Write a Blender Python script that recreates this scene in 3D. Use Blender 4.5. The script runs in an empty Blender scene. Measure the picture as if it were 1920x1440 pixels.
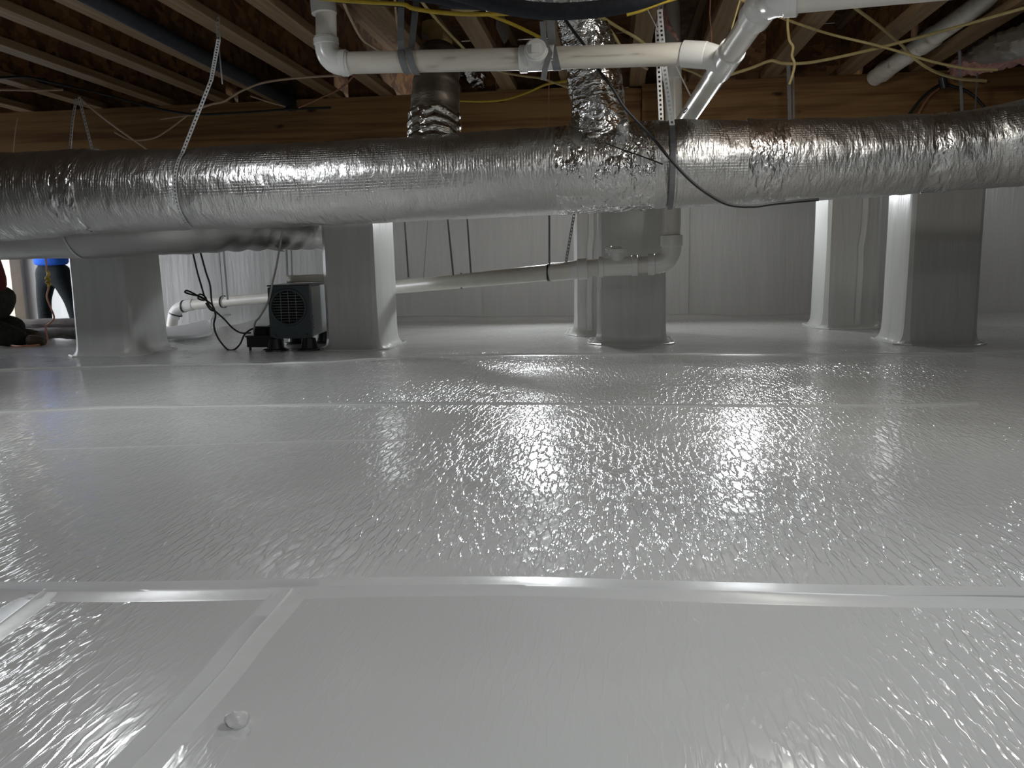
import bpy, bmesh, math, random
from mathutils import Vector, Matrix, noise
random.seed(7)
SC = bpy.context.scene
COL = SC.collection
# ------------------------------------------------------------------ camera
F = 1500.0; CAMH = 0.50
YAW = math.atan(190/F); PITCH = math.atan(228/F); ROLL = 0.018
cp, sp = math.cos(PITCH), math.sin(PITCH)
FW = Vector((-math.sin(YAW)*cp, math.cos(YAW)*cp, -sp))
RT0 = Vector((math.cos(YAW), math.sin(YAW), 0)); UP0 = RT0.cross(FW)
RT = RT0*math.cos(ROLL) - UP0*math.sin(ROLL)
UP = UP0*math.cos(ROLL) + RT0*math.sin(ROLL)
EYE = Vector((0, 0, CAMH))
cam_d = bpy.data.cameras.new('camera'); cam = bpy.data.objects.new('camera', cam_d); COL.objects.link(cam)
M = Matrix((RT, UP, -FW)).transposed().to_4x4(); M.translation = EYE
cam.matrix_world = M
cam_d.sensor_width = 36; cam_d.lens = F/1920*36; cam_d.clip_start = 0.02
SC.camera = cam
# ------------------------------------------------------------------ light
w = bpy.data.worlds.new('World'); SC.world = w; w.use_nodes = True
bgn = w.node_tree.nodes['Background']
bgn.inputs[0].default_value = (0.88, 0.93, 1.0, 1); bgn.inputs[1].default_value = 4.8
def lamp(x, y, z, power, size=.12, color=(1, .985, .95)):
    d = bpy.data.lights.new('point_light', 'POINT'); d.energy = power; d.shadow_soft_size = size; d.color = color
    o = bpy.data.objects.new('point_light', d); COL.objects.link(o); o.location = (x, y, z); return o
def panel(x, y, z, power, sx, sy, rx=0, ry=0, color=(.95, .98, 1)):
    d = bpy.data.lights.new('area_light', 'AREA'); d.shape = 'RECTANGLE'; d.size = sx; d.size_y = sy; d.energy = power; d.color = color
    o = bpy.data.objects.new('area_light', d); COL.objects.link(o); o.location = (x, y, z); o.rotation_euler = (rx, ry, 0); return o
NW = (.95, .98, 1)
panel(-.62, 6.30, 1.04, 12, .22, .16, math.radians(-80), 0)   # floodlights standing behind the trunk duct, facing this way
panel(1.02, 6.45, 1.04, 6, .22, .16, math.radians(-80), 0)
lamp(-.42, 5.7, 1.03, 3, .07, NW); lamp(.85, 5.8, 1.03, 2, .07, NW); lamp(3.3, 5.9, 1.17, 6, .07, NW)  # unseen fill lights added to brighten the far walls
lamp(.62, 2.64, 1.46, 16, .07, (1, .97, .91))  # lamp just above the frame, before the duct
panel(.2, -.7, 1.42, 14, .5, .3)
panel(.6, 1.3, 1.42, 5.5, .5, .3)               # both panels facing down: added fill brightening the near and middle floor
panel(-1.75, 2.5, 1.44, 8, .2, .15)
VS = SC.view_settings
SC.display_settings.display_device = 'sRGB'
VS.view_transform = 'Standard'; VS.look = 'None'; VS.gamma = 1; VS.use_curve_mapping = False; VS.exposure = 0.50
SC.cycles.max_bounces = 7; SC.cycles.diffuse_bounces = 4; SC.cycles.glossy_bounces = 4

# ------------------------------------------------------------------ pixel helpers (points in the world)
def ray(px, py):
    return (FW + RT*((px-960)/F) + UP*((720-py)/F))
def at(px, py, Y):
    d = ray(px, py); return EYE + d*(Y/d.y)
def atz(px, py, z=0.0):
    d = ray(px, py); return EYE + d*((z-CAMH)/d.z)
def depth(p): return (p-EYE).dot(FW)
def pix(p):
    q = p-EYE; k = q.dot(FW); return (960+F*q.dot(RT)/k, 720-F*q.dot(UP)/k)
def P(pts, Y=None):
    return [at(p[0], p[1], p[2] if len(p) > 2 else Y) for p in pts]

# ------------------------------------------------------------------ materials
def new_mat(name):
    m = bpy.data.materials.new(name); m.use_nodes = True
    nt = m.node_tree; return m, nt, nt.nodes['Principled BSDF']
def nd(nt, t, **k):
    n = nt.nodes.new(t)
    for a, b in k.items():
        if a in n.inputs: n.inputs[a].default_value = b
        else: setattr(n, a, b)
    return n
def ramp(nt, fac, stops):
    r = nt.nodes.new('ShaderNodeValToRGB'); e = r.color_ramp.elements
    while len(e) < len(stops): e.new(.5)
    for i, (p, c) in enumerate(stops):
        e[i].position = p; e[i].color = (*c, 1) if len(c) == 3 else c
    nt.links.new(fac, r.inputs[0]); return r.outputs[0]
def coords(nt, scale, kind='Object', rot=(0, 0, 0)):
    tc = nt.nodes.new('ShaderNodeTexCoord'); mp = nt.nodes.new('ShaderNodeMapping')
    mp.inputs['Scale'].default_value = scale; mp.inputs['Rotation'].default_value = rot
    nt.links.new(tc.outputs[kind], mp.inputs[0]); return mp.outputs[0]
def warp(nt, vec, scale, amt):
    n = nd(nt, 'ShaderNodeTexNoise', Scale=scale); nt.links.new(vec, n.inputs['Vector'])
    mx = nt.nodes.new('ShaderNodeVectorMath'); mx.operation = 'SCALE'; mx.inputs['Scale'].default_value = amt
    nt.links.new(n.outputs['Color'], mx.inputs[0])
    ad = nt.nodes.new('ShaderNodeVectorMath'); nt.links.new(vec, ad.inputs[0]); nt.links.new(mx.outputs[0], ad.inputs[1])
    return ad.outputs[0]
def math_n(nt, op, a, b):
    n = nt.nodes.new('ShaderNodeMath'); n.operation = op
    for i, v in enumerate((a, b)):
        if v is None: continue
        if isinstance(v, (int, float)): n.inputs[i].default_value = v
        else: nt.links.new(v, n.inputs[i])
    return n.outputs[0]
def bump(nt, h, dist, strength=1.0, prev=None):
    b = nt.nodes.new('ShaderNodeBump'); b.inputs['Distance'].default_value = dist; b.inputs['Strength'].default_value = strength
    nt.links.new(h, b.inputs['Height'])
    if prev: nt.links.new(prev, b.inputs['Normal'])
    return b.outputs[0]
def plain(name, col, rough=.5, metal=0, spec=.5, var=.0, vs=8, bmp=0, emit=None):
    m, nt, b = new_mat(name)
    b.inputs['Roughness'].default_value = rough; b.inputs['Metallic'].default_value = metal
    b.inputs['Specular IOR Level'].default_value = spec
    n = nd(nt, 'ShaderNodeTexNoise', Scale=vs, Detail=5.0); nt.links.new(coords(nt, (1, 1, 1)), n.inputs['Vector'])
    lo = tuple(c*(1-var) for c in col); hi = tuple(min(1, c*(1+var)) for c in col)
    nt.links.new(ramp(nt, n.outputs[0], [(.3, lo), (.7, hi)]), b.inputs['Base Color'])
    if bmp: nt.links.new(bump(nt, n.outputs[0], bmp), b.inputs['Normal'])
    return m

def liner_floor(name, scale=(1, 1, 1), strength=1.0, col=(.62, .63, .62)):
    m, nt, b = new_mat(name)
    b.inputs['Roughness'].default_value = .13; b.inputs['Specular IOR Level'].default_value = .9
    v0 = coords(nt, scale)
    # long puckered ridges of the embossed sheet
    mp = nt.nodes.new('ShaderNodeMapping'); mp.inputs['Scale'].default_value = (58, 11, 12); mp.inputs['Rotation'].default_value = (0, 0, .10)
    nt.links.new(v0, mp.inputs[0])
    wv = warp(nt, mp.outputs[0], 1.3, 1.1)
    vo = nd(nt, 'ShaderNodeTexVoronoi', Scale=1.0); vo.feature = 'DISTANCE_TO_EDGE'; nt.links.new(wv, vo.inputs['Vector'])
    ridge = ramp(nt, vo.outputs['Distance'], [(0, (1, 1, 1)), (.05, (.65,)*3), (.16, (0, 0, 0))])
    mp2 = nt.nodes.new('ShaderNodeMapping'); mp2.inputs['Scale'].default_value = (110, 40, 40); nt.links.new(v0, mp2.inputs[0])
    v2 = nd(nt, 'ShaderNodeTexVoronoi', Scale=1.0); v2.feature = 'SMOOTH_F1'; nt.links.new(warp(nt, mp2.outputs[0], 1.0, .8), v2.inputs['Vector'])
    big = nd(nt, 'ShaderNodeTexNoise', Scale=.9, Detail=1.0); nt.links.new(v0, big.inputs['Vector'])
    area = ramp(nt, big.outputs[0], [(.38, (.25,)*3), (.62, (1,)*3)])
    sx = nt.nodes.new('ShaderNodeSeparateXYZ'); nt.links.new(v0, sx.inputs[0])
    far_ = nt.nodes.new('ShaderNodeMapRange'); nt.links.new(sx.outputs[1], far_.inputs[0]); far_.inputs[1].default_value = 1.12; far_.inputs[2].default_value = 1.30
    rgt = nt.nodes.new('ShaderNodeMapRange'); nt.links.new(sx.outputs[0], rgt.inputs[0]); rgt.inputs[1].default_value = .20; rgt.inputs[2].default_value = .42
    lft = nt.nodes.new('ShaderNodeMapRange'); nt.links.new(sx.outputs[0], lft.inputs[0]); lft.inputs[1].default_value = -.62; lft.inputs[2].default_value = -.75
    sheet = math_n(nt, 'MAXIMUM', math_n(nt, 'MAXIMUM', far_.outputs[0], math_n(nt, 'MULTIPLY', rgt.outputs[0], .8)), math_n(nt, 'MAXIMUM', math_n(nt, 'MULTIPLY', lft.outputs[0], .7), .22))
    h1 = math_n(nt, 'MULTIPLY', math_n(nt, 'MULTIPLY', ridge, area), sheet)
    n1 = bump(nt, h1, .0017*strength, .9)
    n2 = bump(nt, math_n(nt, 'MULTIPLY', v2.outputs['Distance'], sheet), .0020*strength, .3, n1)
    sm = nd(nt, 'ShaderNodeTexNoise', Scale=2.2, Detail=2.0); nt.links.new(v0, sm.inputs['Vector'])
    n3 = bump(nt, sm.outputs[0], .014*strength, .5, n2)
    nt.links.new(n3, b.inputs['Normal'])
    dn = nd(nt, 'ShaderNodeTexNoise', Scale=1.1, Detail=5.0); nt.links.new(v0, dn.inputs['Vector'])
    nt.links.new(ramp(nt, dn.outputs[0], [(.3, tuple(c*.93 for c in col)), (.7, tuple(c*1.04 for c in col))]), b.inputs['Base Color'])
    return m

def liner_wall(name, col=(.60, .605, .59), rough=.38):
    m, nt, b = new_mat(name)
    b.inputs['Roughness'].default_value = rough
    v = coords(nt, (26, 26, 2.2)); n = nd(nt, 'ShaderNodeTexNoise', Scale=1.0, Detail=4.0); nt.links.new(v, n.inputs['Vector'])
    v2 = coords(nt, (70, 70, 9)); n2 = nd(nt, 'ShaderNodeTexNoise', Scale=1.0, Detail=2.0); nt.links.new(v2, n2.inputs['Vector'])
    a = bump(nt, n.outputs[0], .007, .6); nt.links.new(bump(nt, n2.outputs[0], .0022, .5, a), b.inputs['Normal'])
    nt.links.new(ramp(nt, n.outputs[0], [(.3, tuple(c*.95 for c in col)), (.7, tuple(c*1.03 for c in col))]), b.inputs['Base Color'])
    return m

def foil(name, su=14, sv=26, amt=1.0, rough=.30, col=(.74, .735, .72), grid=True):
    """UV is in metres: u along, v round the duct"""
    m, nt, b = new_mat(name)
    b.inputs['Metallic'].default_value = 1.0; b.inputs['Roughness'].default_value = rough
    v = coords(nt, (su*1.7, sv*.30, 1), 'UV'); wv = warp(nt, v, .7, 1.2)
    n = nd(nt, 'ShaderNodeTexNoise', Scale=1.0, Detail=3.0, Roughness=.55); nt.links.new(wv, n.inputs['Vector'])
    rid = math_n(nt, 'ABSOLUTE', math_n(nt, 'SUBTRACT', n.outputs[0], .5), None)
    v3 = coords(nt, (su*5, sv*1.3, 1), 'UV'); n3 = nd(nt, 'ShaderNodeTexNoise', Scale=1.0, Detail=2.0, Distortion=.6); nt.links.new(v3, n3.inputs['Vector'])
    x = bump(nt, rid, -.013*amt, .8); x = bump(nt, n3.outputs[0], .0026*amt, .8, x)
    if grid:
        vg = coords(nt, (1, 1, 1), 'UV'); br = nt.nodes.new('ShaderNodeTexBrick'); nt.links.new(vg, br.inputs['Vector'])
        br.inputs['Scale'].default_value = 1; br.inputs['Brick Width'].default_value = .012; br.inputs['Row Height'].default_value = .012
        br.inputs['Mortar Size'].default_value = .0012; br.inputs['Mortar Smooth'].default_value = .6; br.offset = 0
        x = bump(nt, br.outputs['Fac'], .0006, .55, x)
    nt.links.new(x, b.inputs['Normal'])
    big = nd(nt, 'ShaderNodeTexNoise', Scale=2.0, Detail=4.0); nt.links.new(coords(nt, (1, 1, 1), 'UV'), big.inputs['Vector'])
    nt.links.new(ramp(nt, big.outputs[0], [(.3, tuple(c*.82 for c in col)), (.7, col)]), b.inputs['Base Color'])
    nt.links.new(ramp(nt, big.outputs[0], [(.3, (rough*1.35,)*3), (.7, (rough*.9,)*3)]), b.inputs['Roughness'])
    return m

def wood(name, c1, c2, axis=0, knots=True, rough=.65):
    m, nt, b = new_mat(name); b.inputs['Roughness'].default_value = rough; b.inputs['Specular IOR Level'].default_value = .3
    s = [20, 20, 20]; s[axis] = .8
    v = warp(nt, coords(nt, tuple(s)), .8, .7)
    n = nd(nt, 'ShaderNodeTexNoise', Scale=1.0, Detail=6.0, Roughness=.6); nt.links.new(v, n.inputs['Vector'])
    s2 = [60, 60, 60]; s2[axis] = 2.5
    n2 = nd(nt, 'ShaderNodeTexNoise', Scale=1.0, Detail=3.0); nt.links.new(coords(nt, tuple(s2)), n2.inputs['Vector'])
    f = math_n(nt, 'ADD', math_n(nt, 'MULTIPLY', n.outputs[0], .75), math_n(nt, 'MULTIPLY', n2.outputs[0], .25))
    base = ramp(nt, f, [(.40, c2), (.48, tuple((a+b_)/2 for a, b_ in zip(c1, c2))), (.58, c1)])
    if knots:
        sk = [8, 8, 8]; sk[axis] = 3.4
        vo = nd(nt, 'ShaderNodeTexVoronoi', Scale=1.0); nt.links.new(warp(nt, coords(nt, tuple(sk)), 2., .25), vo.inputs['Vector'])
        k = ramp(nt, vo.outputs['Distance'], [(.05, (0, 0, 0)), (.13, (1, 1, 1))])
        mx = nt.nodes.new('ShaderNodeMix'); mx.data_type = 'RGBA'; mx.blend_type = 'MIX'
        nt.links.new(k, mx.inputs[0]); mx.inputs[6].default_value = (c2[0]*.35, c2[1]*.3, c2[2]*.3, 1); nt.links.new(base, mx.inputs[7])
        base = mx.outputs[2]
    nt.links.new(base, b.inputs['Base Color'])
    nt.links.new(bump(nt, f, .002, .4), b.inputs['Normal'])
    return m
def osb(name, c1=(.25, .125, .047), c2=(.085, .037, .015)):
    m, nt, b = new_mat(name); b.inputs['Roughness'].default_value = .6; b.inputs['Specular IOR Level'].default_value = .3
    v = warp(nt, coords(nt, (18, 18, 26)), .9, 1.6)
    vo = nd(nt, 'ShaderNodeTexVoronoi', Scale=1.0); nt.links.new(v, vo.inputs['Vector'])
    n = nd(nt, 'ShaderNodeTexNoise', Scale=30., Detail=4., Distortion=1.5); nt.links.new(v, n.inputs['Vector'])
    sep = nt.nodes.new('ShaderNodeSeparateColor'); nt.links.new(vo.outputs['Color'], sep.inputs[0])
    f = math_n(nt, 'ADD', math_n(nt, 'MULTIPLY', sep.outputs[0], .6), math_n(nt, 'MULTIPLY', n.outputs[0], .4))
    nt.links.new(ramp(nt, f, [(.2, c2), (.5, tuple((a+b_)/2 for a, b_ in zip(c1, c2))), (.75, c1)]), b.inputs['Base Color'])
    nt.links.new(bump(nt, f, .002, .5), b.inputs['Normal'])
    return m

LF = liner_floor('liner_floor'); LT = plain('seam_tape', (.625, .635, .625), .30, 0, .5, .02, 30, .0004)
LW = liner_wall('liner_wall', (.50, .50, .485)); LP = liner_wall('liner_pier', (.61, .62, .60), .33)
FOIL = foil('foil'); FOILC = foil('foil_crumpled', 11, 30, 2.6, .17, (.8, .8, .79), False); FOILD = foil('foil_dull', 10, 20, .35, .33, (.60, .595, .58))
FLEXM = foil('flex_sleeve', 10, 26, .6, .45, (.34, .30, .25), False)
TAPEF = foil('foil_tape', 12, 26, 2.2, .25, (.77, .765, .755), False)
PVC = plain('pvc', (.74, .72, .65), .28, 0, .5, .05, 14); PVCF = plain('pvc_fitting', (.80, .80, .77), .22, 0, .5, .02, 14)
# pipe with dirty handling marks
PVCD, _nt, _b = new_mat('pvc_marked'); _b.inputs['Roughness'].default_value = .35
_n = nd(_nt, 'ShaderNodeTexNoise', Scale=1.0, Detail=6.0, Distortion=.5); _nt.links.new(coords(_nt, (5, 26, 26)), _n.inputs['Vector'])
_nt.links.new(ramp(_nt, _n.outputs[0], [(.28, (.42, .36, .29)), (.40, (.66, .62, .54)), (.6, (.74, .71, .63))]), _b.inputs['Base Color'])
BEAM = wood('pine_beam', (.30, .17, .066), (.15, .07, .024), 0)
FLG = wood('joist_flange', (.27, .18, .10), (.17, .105, .052), 1, False)
OSBM = osb('osb'); OSBD = osb('osb_floor', (.18, .09, .04), (.08, .036, .015))
GALV = plain('galvanised', (.72, .73, .73), .35, .7, .5, .08, 40)
STRAPG = plain('nylon_strap', (.20, .205, .215), .55, 0, .4, .1, 60)
BLK = plain('black_rubber', (.012, .012, .014), .45, 0, .5, .1, 40)
BLKP = plain('black_plastic', (.018, .019, .02), .35)
BINS = plain('black_insulation', (.022, .024, .030), .75, 0, .3, .2, 60, .001)
YEL = plain('yellow_jacket', (.50, .36, .03), .4, 0, .5, .1, 30)
PALE = plain('pale_jacket', (.42, .34, .15), .5, 0, .5, .1, 30)
PALEW = plain('tan_jacket', (.50, .38, .26), .5, 0, .5, .1, 30)
WIREW = plain('white_wire', (.70, .68, .64), .4)
REDW = plain('reddish_wire', (.36, .16, .10), .5)
ORG = plain('orange_cord', (.42, .15, .07), .45)
PINK = plain('pink_insulation', (.48, .27, .24), .95, 0, .1, .25, 40, .01)
DGRY = plain('grey_green_plastic', (.055, .075, .08), .42, 0, .5, .06, 20)
LGRY = plain('light_grey_panel', (.33, .36, .36), .4, 0, .5, .04, 10)
HOLE = plain('fan_hollow', (.004, .004, .005), .8)
SHEET = plain('loose_liner', (.80, .81, .83), .4, 0, .5, .02, 6, .002)
CONC = plain('soil', (.10, .085, .07), .95, 0, .2, .3, 12, .02)
ROLLG = plain('grey_roll', (.16, .155, .16), .5, 0, .4, .3, 14, .004)
BEIGE = plain('beige_trim', (.62, .52, .40), .6, 0, .3, .06, 10)
JEANS = plain('dark_trousers', (.010, .014, .016), .85, 0, .2, .3, 60, .002)
OLIVE = plain('dark_work_trousers', (.022, .024, .018), .9, 0, .2, .3, 50, .002)
BLUE = plain('blue_shirt', (.02, .10, .50), .8, 0, .2, .2, 20, .003)
MAROON = plain('maroon_shirt', (.085, .012, .015), .85, 0, .2, .2, 20, .003)
SKIN = plain('skin', (.45, .26, .18), .55); HAIR = plain('hair', (.02, .015, .01), .7)
BOOT = plain('boot_leather', (.05, .035, .02), .6, 0, .4, .2, 30)
BOARD = plain('gold_disc', (.60, .42, .17), .8, 0, .3, .2, 20)
EYEW = plain('eye_white', (.8, .8, .78), .3)

# ------------------------------------------------------------------ object helpers
def link(name, me, mat, parent=None):
    o = bpy.data.objects.new(name, me); COL.objects.link(o)
    if mat and not me.materials: me.materials.append(mat)
    if parent: o.parent = parent
    return o
def ob(name, bm, mat, parent=None, smooth=True):
    bm.normal_update()
    me = bpy.data.meshes.new(name); bm.to_mesh(me); bm.free()
    if smooth:
        for p in me.polygons: p.use_smooth = True
        if hasattr(me, 'set_sharp_from_angle'): me.set_sharp_from_angle(angle=math.radians(40))
    o = link(name, me, mat, parent)
    if parent: o.matrix_parent_inverse = Matrix.Translation(-parent.location) if parent.type == 'EMPTY' else Matrix.Identity(4)
    return o
def tag(o, label, cat, group=None, kind=None):
    if label: o['label'] = label
    if cat: o['category'] = cat
    if group: o['group'] = group
    if kind: o['kind'] = kind
    return o
def thing(name, label, cat, loc=(0, 0, 0), group=None):
    o = bpy.data.objects.new(name, None); COL.objects.link(o); o.location = loc; o.empty_display_size = .05
    return tag(o, label, cat, group)
def struct(name, bm, mat, smooth=False):
    o = ob(name, bm, mat, None, smooth); o['kind'] = 'structure'; return o
def box(bm, x0, x1, y0, y1, z0, z1, bev=0):
    vs = [bm.verts.new((x, y, z)) for x in (x0, x1) for y in (y0, y1) for z in (z0, z1)]
    fs = [(0, 1, 3, 2), (4, 6, 7, 5), (0, 4, 5, 1), (2, 3, 7, 6), (0, 2, 6, 4), (1, 5, 7, 3)]
    faces = [bm.faces.new([vs[i] for i in f]) for f in fs]
    if bev:
        ed = list({e for f in faces for e in f.edges})
        bmesh.ops.bevel(bm, geom=ed, offset=bev, segments=2, affect='EDGES', profile=.7)
    return bm
def boxbm(*a, **k): return box(bmesh.new(), *a, **k)
def catmull(pts, n):
    if n <= 1 or len(pts) < 3: return [Vector(p) for p in pts]
    out = []; q = [2*Vector(pts[0])-Vector(pts[1])] + [Vector(p) for p in pts] + [2*Vector(pts[-1])-Vector(pts[-2])]
    for i in range(1, len(q)-2):
        for k in range(n):
            t = k/n; a, b, c, d = q[i-1], q[i], q[i+1], q[i+2]
            out.append(.5*((2*b)+(c-a)*t+(2*a-5*b+4*c-d)*t*t+(3*b-a-3*c+d)*t**3))
    out.append(q[-2]); return out
def catmull1(v, n):
    return [p.x for p in catmull([Vector((a, 0, 0)) for a in v], n)] if n > 1 and len(v) > 2 else list(v)
def tube(pts, r, seg=10, sub=1, caps=True, bm=None, disp=None, up=Vector((0, 0, 1))):
    bm = bm or bmesh.new(); uv = bm.loops.layers.uv.verify()
    rr = list(r) if isinstance(r, (list, tuple)) else [r]*len(pts)
    if sub > 1 and len(pts) > 2: rr = catmull1(rr, sub); pts = catmull(pts, sub)
    else: pts = [Vector(p) for p in pts]
    n = len(pts); T = []
    for i in range(n):
        t = pts[min(i+1, n-1)]-pts[max(i-1, 0)]; T.append(t.normalized())
    a = up if abs(T[0].dot(up)) < .95 else Vector((0, 1, 0))
    N = (a-T[0]*a.dot(T[0])).normalized(); rings = []; L = 0; us = []
    for i in range(n):
        if i:
            N = (N-T[i]*N.dot(T[i])).normalized(); L += (pts[i]-pts[i-1]).length
        B = T[i].cross(N); us.append(L); ring = []
        for k in range(seg):
            th = 2*math.pi*k/seg; rad = rr[i]
            if disp: rad += disp(L, th, rad)
            ring.append(bm.verts.new(pts[i]+(N*math.cos(th)+B*math.sin(th))*rad))
        rings.append(ring)
    R = sum(rr)/len(rr)
    for i in range(n-1):
        for k in range(seg):
            f = bm.faces.new((rings[i][k], rings[i][(k+1) % seg], rings[i+1][(k+1) % seg], rings[i+1][k]))
            c = 2*math.pi*R/seg
            for lp, (uu, vv) in zip(f.loops, ((us[i], k*c), (us[i], (k+1)*c), (us[i+1], (k+1)*c), (us[i+1], k*c))): lp[uv].uv = (uu, vv)
    if caps:
        bm.faces.new(rings[0][::-1]); bm.faces.new(rings[-1])
    bmesh.ops.recalc_face_normals(bm, faces=bm.faces[-(n*seg+2):] if False else list(bm.faces))
    return bm
def ribbon(pts, wd, th, wdir, holes=0, sub=1, bm=None):
    """flat strap: wd wide along wdir, th thick; holes = pitch in metres of square holes"""
    bm = bm or bmesh.new(); pts = catmull(pts, sub)
    if holes:
        fine = [pts[0]]
        for a, b in zip(pts, pts[1:]):
            m = max(1, round((b-a).length/(holes/2)))
            fine += [a+(b-a)*(k/m) for k in range(1, m+1)]
        pts = fine
    n = len(pts); rows = []
    for i, p in enumerate(pts):
        t = (pts[min(i+1, n-1)]-pts[max(i-1, 0)]).normalized()
        wv = wdir[i] if isinstance(wdir, list) else wdir
        wv = (wv-t*wv.dot(t)).normalized(); nn = t.cross(wv)
        cs = (-.5, -.2, .2, .5) if holes else (-.5, .5)
        rows.append([[bm.verts.new(p+wv*wd*c+nn*th*s) for c in cs] for s in (-.5, .5)])
    nc = len(rows[0][0])
    for i in range(n-1):
        for c in range(nc-1):
            if holes and c == 1 and i % 2 == 1:
                continue
            for s in (0, 1):
                q = [rows[i][s][c], rows[i][s][c+1], rows[i+1][s][c+1], rows[i+1][s][c]]
                bm.faces.new(q if s else q[::-1])
        for c in (0, nc-1):
            bm.faces.new([rows[i][0][c], rows[i][1][c], rows[i+1][1][c], rows[i+1][0][c]])
    for i in (0, n-1):
        for c in range(nc-1):
            bm.faces.new([rows[i][0][c], rows[i][0][c+1], rows[i][1][c+1], rows[i][1][c]])
    bmesh.ops.recalc_face_normals(bm, faces=list(bm.faces)); return bm
def nz(x, y, z=0.0, s=1.0): return noise.noise(Vector((x*s, y*s, z*s)))

# ------------------------------------------------------------------ the setting
JZ = 1.50          # underside of the floor joists
XL, XR, YB, YF = at(29, 560, 6.93).x, 4.6, 7.10, -2.2
PX = atz(225, 645).x; PY = 5.45           # entrance pit at the far left, beyond the liner
def fl(x, y):
    h = .006*nz(x, y, 0, .9) + .0035*nz(x, y, 3, 2.6)
    h += .05*math.exp(-((y-YB)/.25)**2)*(.6+.4*nz(x, 0, 5, 1.5)) if x > PX else 0
    h += .014*math.exp(-(((x+.35)/1.3)**2+((y-3.85+.12*x)/.22)**2))
    h += .02*math.exp(-(((x+.1)/1.5)**2+((y-6.1)/.35)**2))
    return h
bm = bmesh.new(); xs = []; x = XL
xs = [XL+(XR-XL)*i/190 for i in range(191)]; ys = [YF+(YB+.02-YF)*i/170 for i in range(171)]
xs = [x for x in xs if abs(x-PX) > .03]+[PX]; xs.sort(); ys = [y for y in ys if abs(y-PY) > .03]+[PY]; ys.sort()
V = {}
def fv(i, j):
    if (i, j) not in V: V[i, j] = bm.verts.new((xs[i], ys[j], fl(xs[i], ys[j])))
    return V[i, j]
for i in range(len(xs)-1):
    for j in range(len(ys)-1):
        if xs[i+1] <= PX+1e-6 and ys[j] >= PY-1e-6: continue
        bm.faces.new((fv(i, j), fv(i+1, j), fv(i+1, j+1), fv(i, j+1)))
ed = [e for e in bm.edges if e.is_boundary]
r = bmesh.ops.extrude_edge_only(bm, edges=ed)
for v in r['geom']:
    if isinstance(v, bmesh.types.BMVert): v.co.z = -.62
floor = struct('floor', bm, LF, True)
tag(floor, 'glossy pale grey crawl space floor liner with puckered embossed ridges', None)
def tapeseam(pix_pts, wd_, name='seam_tape', sub=8, lift=.0010, ridge=.0025, mat=None, crease=True):
    pts = catmull([atz(*p) for p in pix_pts], sub); b_ = bmesh.new(); rows = []
    n = len(pts); prof = [(-.5, 0), (-.40, 1), (-.05, 1), (0, 2.2 if crease else 1), (.05, 1), (.40, 1), (.5, 0)]
    for i, p in enumerate(pts):
        t = (pts[min(i+1, n-1)]-pts[max(i-1, 0)]).normalized(); s = Vector((t.y, -t.x, 0))
        row = []
        for c, k in prof:
            q = p+s*wd_*(c+.06*nz(p.x, p.y, c*9, 2.)); z = fl(q.x, q.y)
            hh = lift*(min(k, 1)) + (ridge if k > 1 else 0)*(1+.8*nz(p.x, p.y, 2, 6.)) - (.001 if k == 0 else 0)
            row.append(b_.verts.new((q.x, q.y, z+hh)))
        rows.append(row)
    for i in range(n-1):
        for k in range(len(prof)-1): b_.faces.new((rows[i][k], rows[i][k+1], rows[i+1][k+1], rows[i+1][k]))
    bmesh.ops.recalc_face_normals(b_, faces=list(b_.faces))
    if sum(f.normal.z for f in b_.faces) < 0: bmesh.ops.reverse_faces(b_, faces=list(b_.faces))
    return ob(name, b_, mat or LT, floor)
tapeseam([(-260, 1104), (0, 1107), (250, 1108), (520, 1104), (760, 1099), (960, 1099), (1180, 1107), (1420, 1114), (1650, 1121), (1920, 1126), (2200, 1132), (3400, 1160), (5200, 1200)], .085, ridge=.0018)
tapeseam([(-200, 778), (0, 771), (200, 765), (450, 761), (700, 758), (960, 757), (1200, 760), (1450, 762), (1700, 761), (1830, 758)], .04, ridge=.005)
tapeseam([(-150, 705), (60, 692), (310, 686), (560, 684), (800, 671), (1000, 666), (1300, 665), (1600, 665), (1920, 660), (2100, 657), (2500, 652)], .06, ridge=.007)
tapeseam([(548, 1106), (515, 1145), (465, 1200), (415, 1262), (345, 1340), (270, 1420), (200, 1500)], .065, ridge=.002)
tapeseam([(-60, 1215), (0, 1170), (60, 1125), (85, 1106)], .07, ridge=.002)
0 and tapeseam([(1470, 1140), (1530, 1230), (1590, 1330), (1660, 1450)], .14, ridge=.0, crease=False, lift=.0012)
tapeseam([(80, 845), (300, 838), (600, 828), (760, 826)], .02, ridge=.001, crease=False, lift=.001)

def wall_panels(bm_, x0, x1, y, z0, z1, holes=(), face=-1, step=.9, amp=.02):
    """liner hung in overlapping vertical drops: a pleated sheet"""
def pleated(x0, x1, z0, z1, fn, nx, nz_, seed=0):
    b_ = bmesh.new(); g = []
    for i in range(nx+1):
        u = x0+(x1-x0)*i/nx; col = []
        for j in range(nz_+1):
            v = z0+(z1-z0)*j/nz_
            d = .018*nz(u, v*.12, seed, 2.3)+.008*nz(u, v*.15, seed+4, 8.)
            col.append(b_.verts.new(fn(u, v, d)))
        g.append(col)
    for i in range(nx):
        for j in range(nz_): b_.faces.new((g[i][j], g[i+1][j], g[i+1][j+1], g[i][j+1]))
    return b_
DX = XL                      # right jamb of the access doorway in the far wall
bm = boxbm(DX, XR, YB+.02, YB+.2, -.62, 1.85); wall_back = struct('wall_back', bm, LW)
tag(wall_back, 'far crawl space wall hung with white vapour barrier', None)
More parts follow.
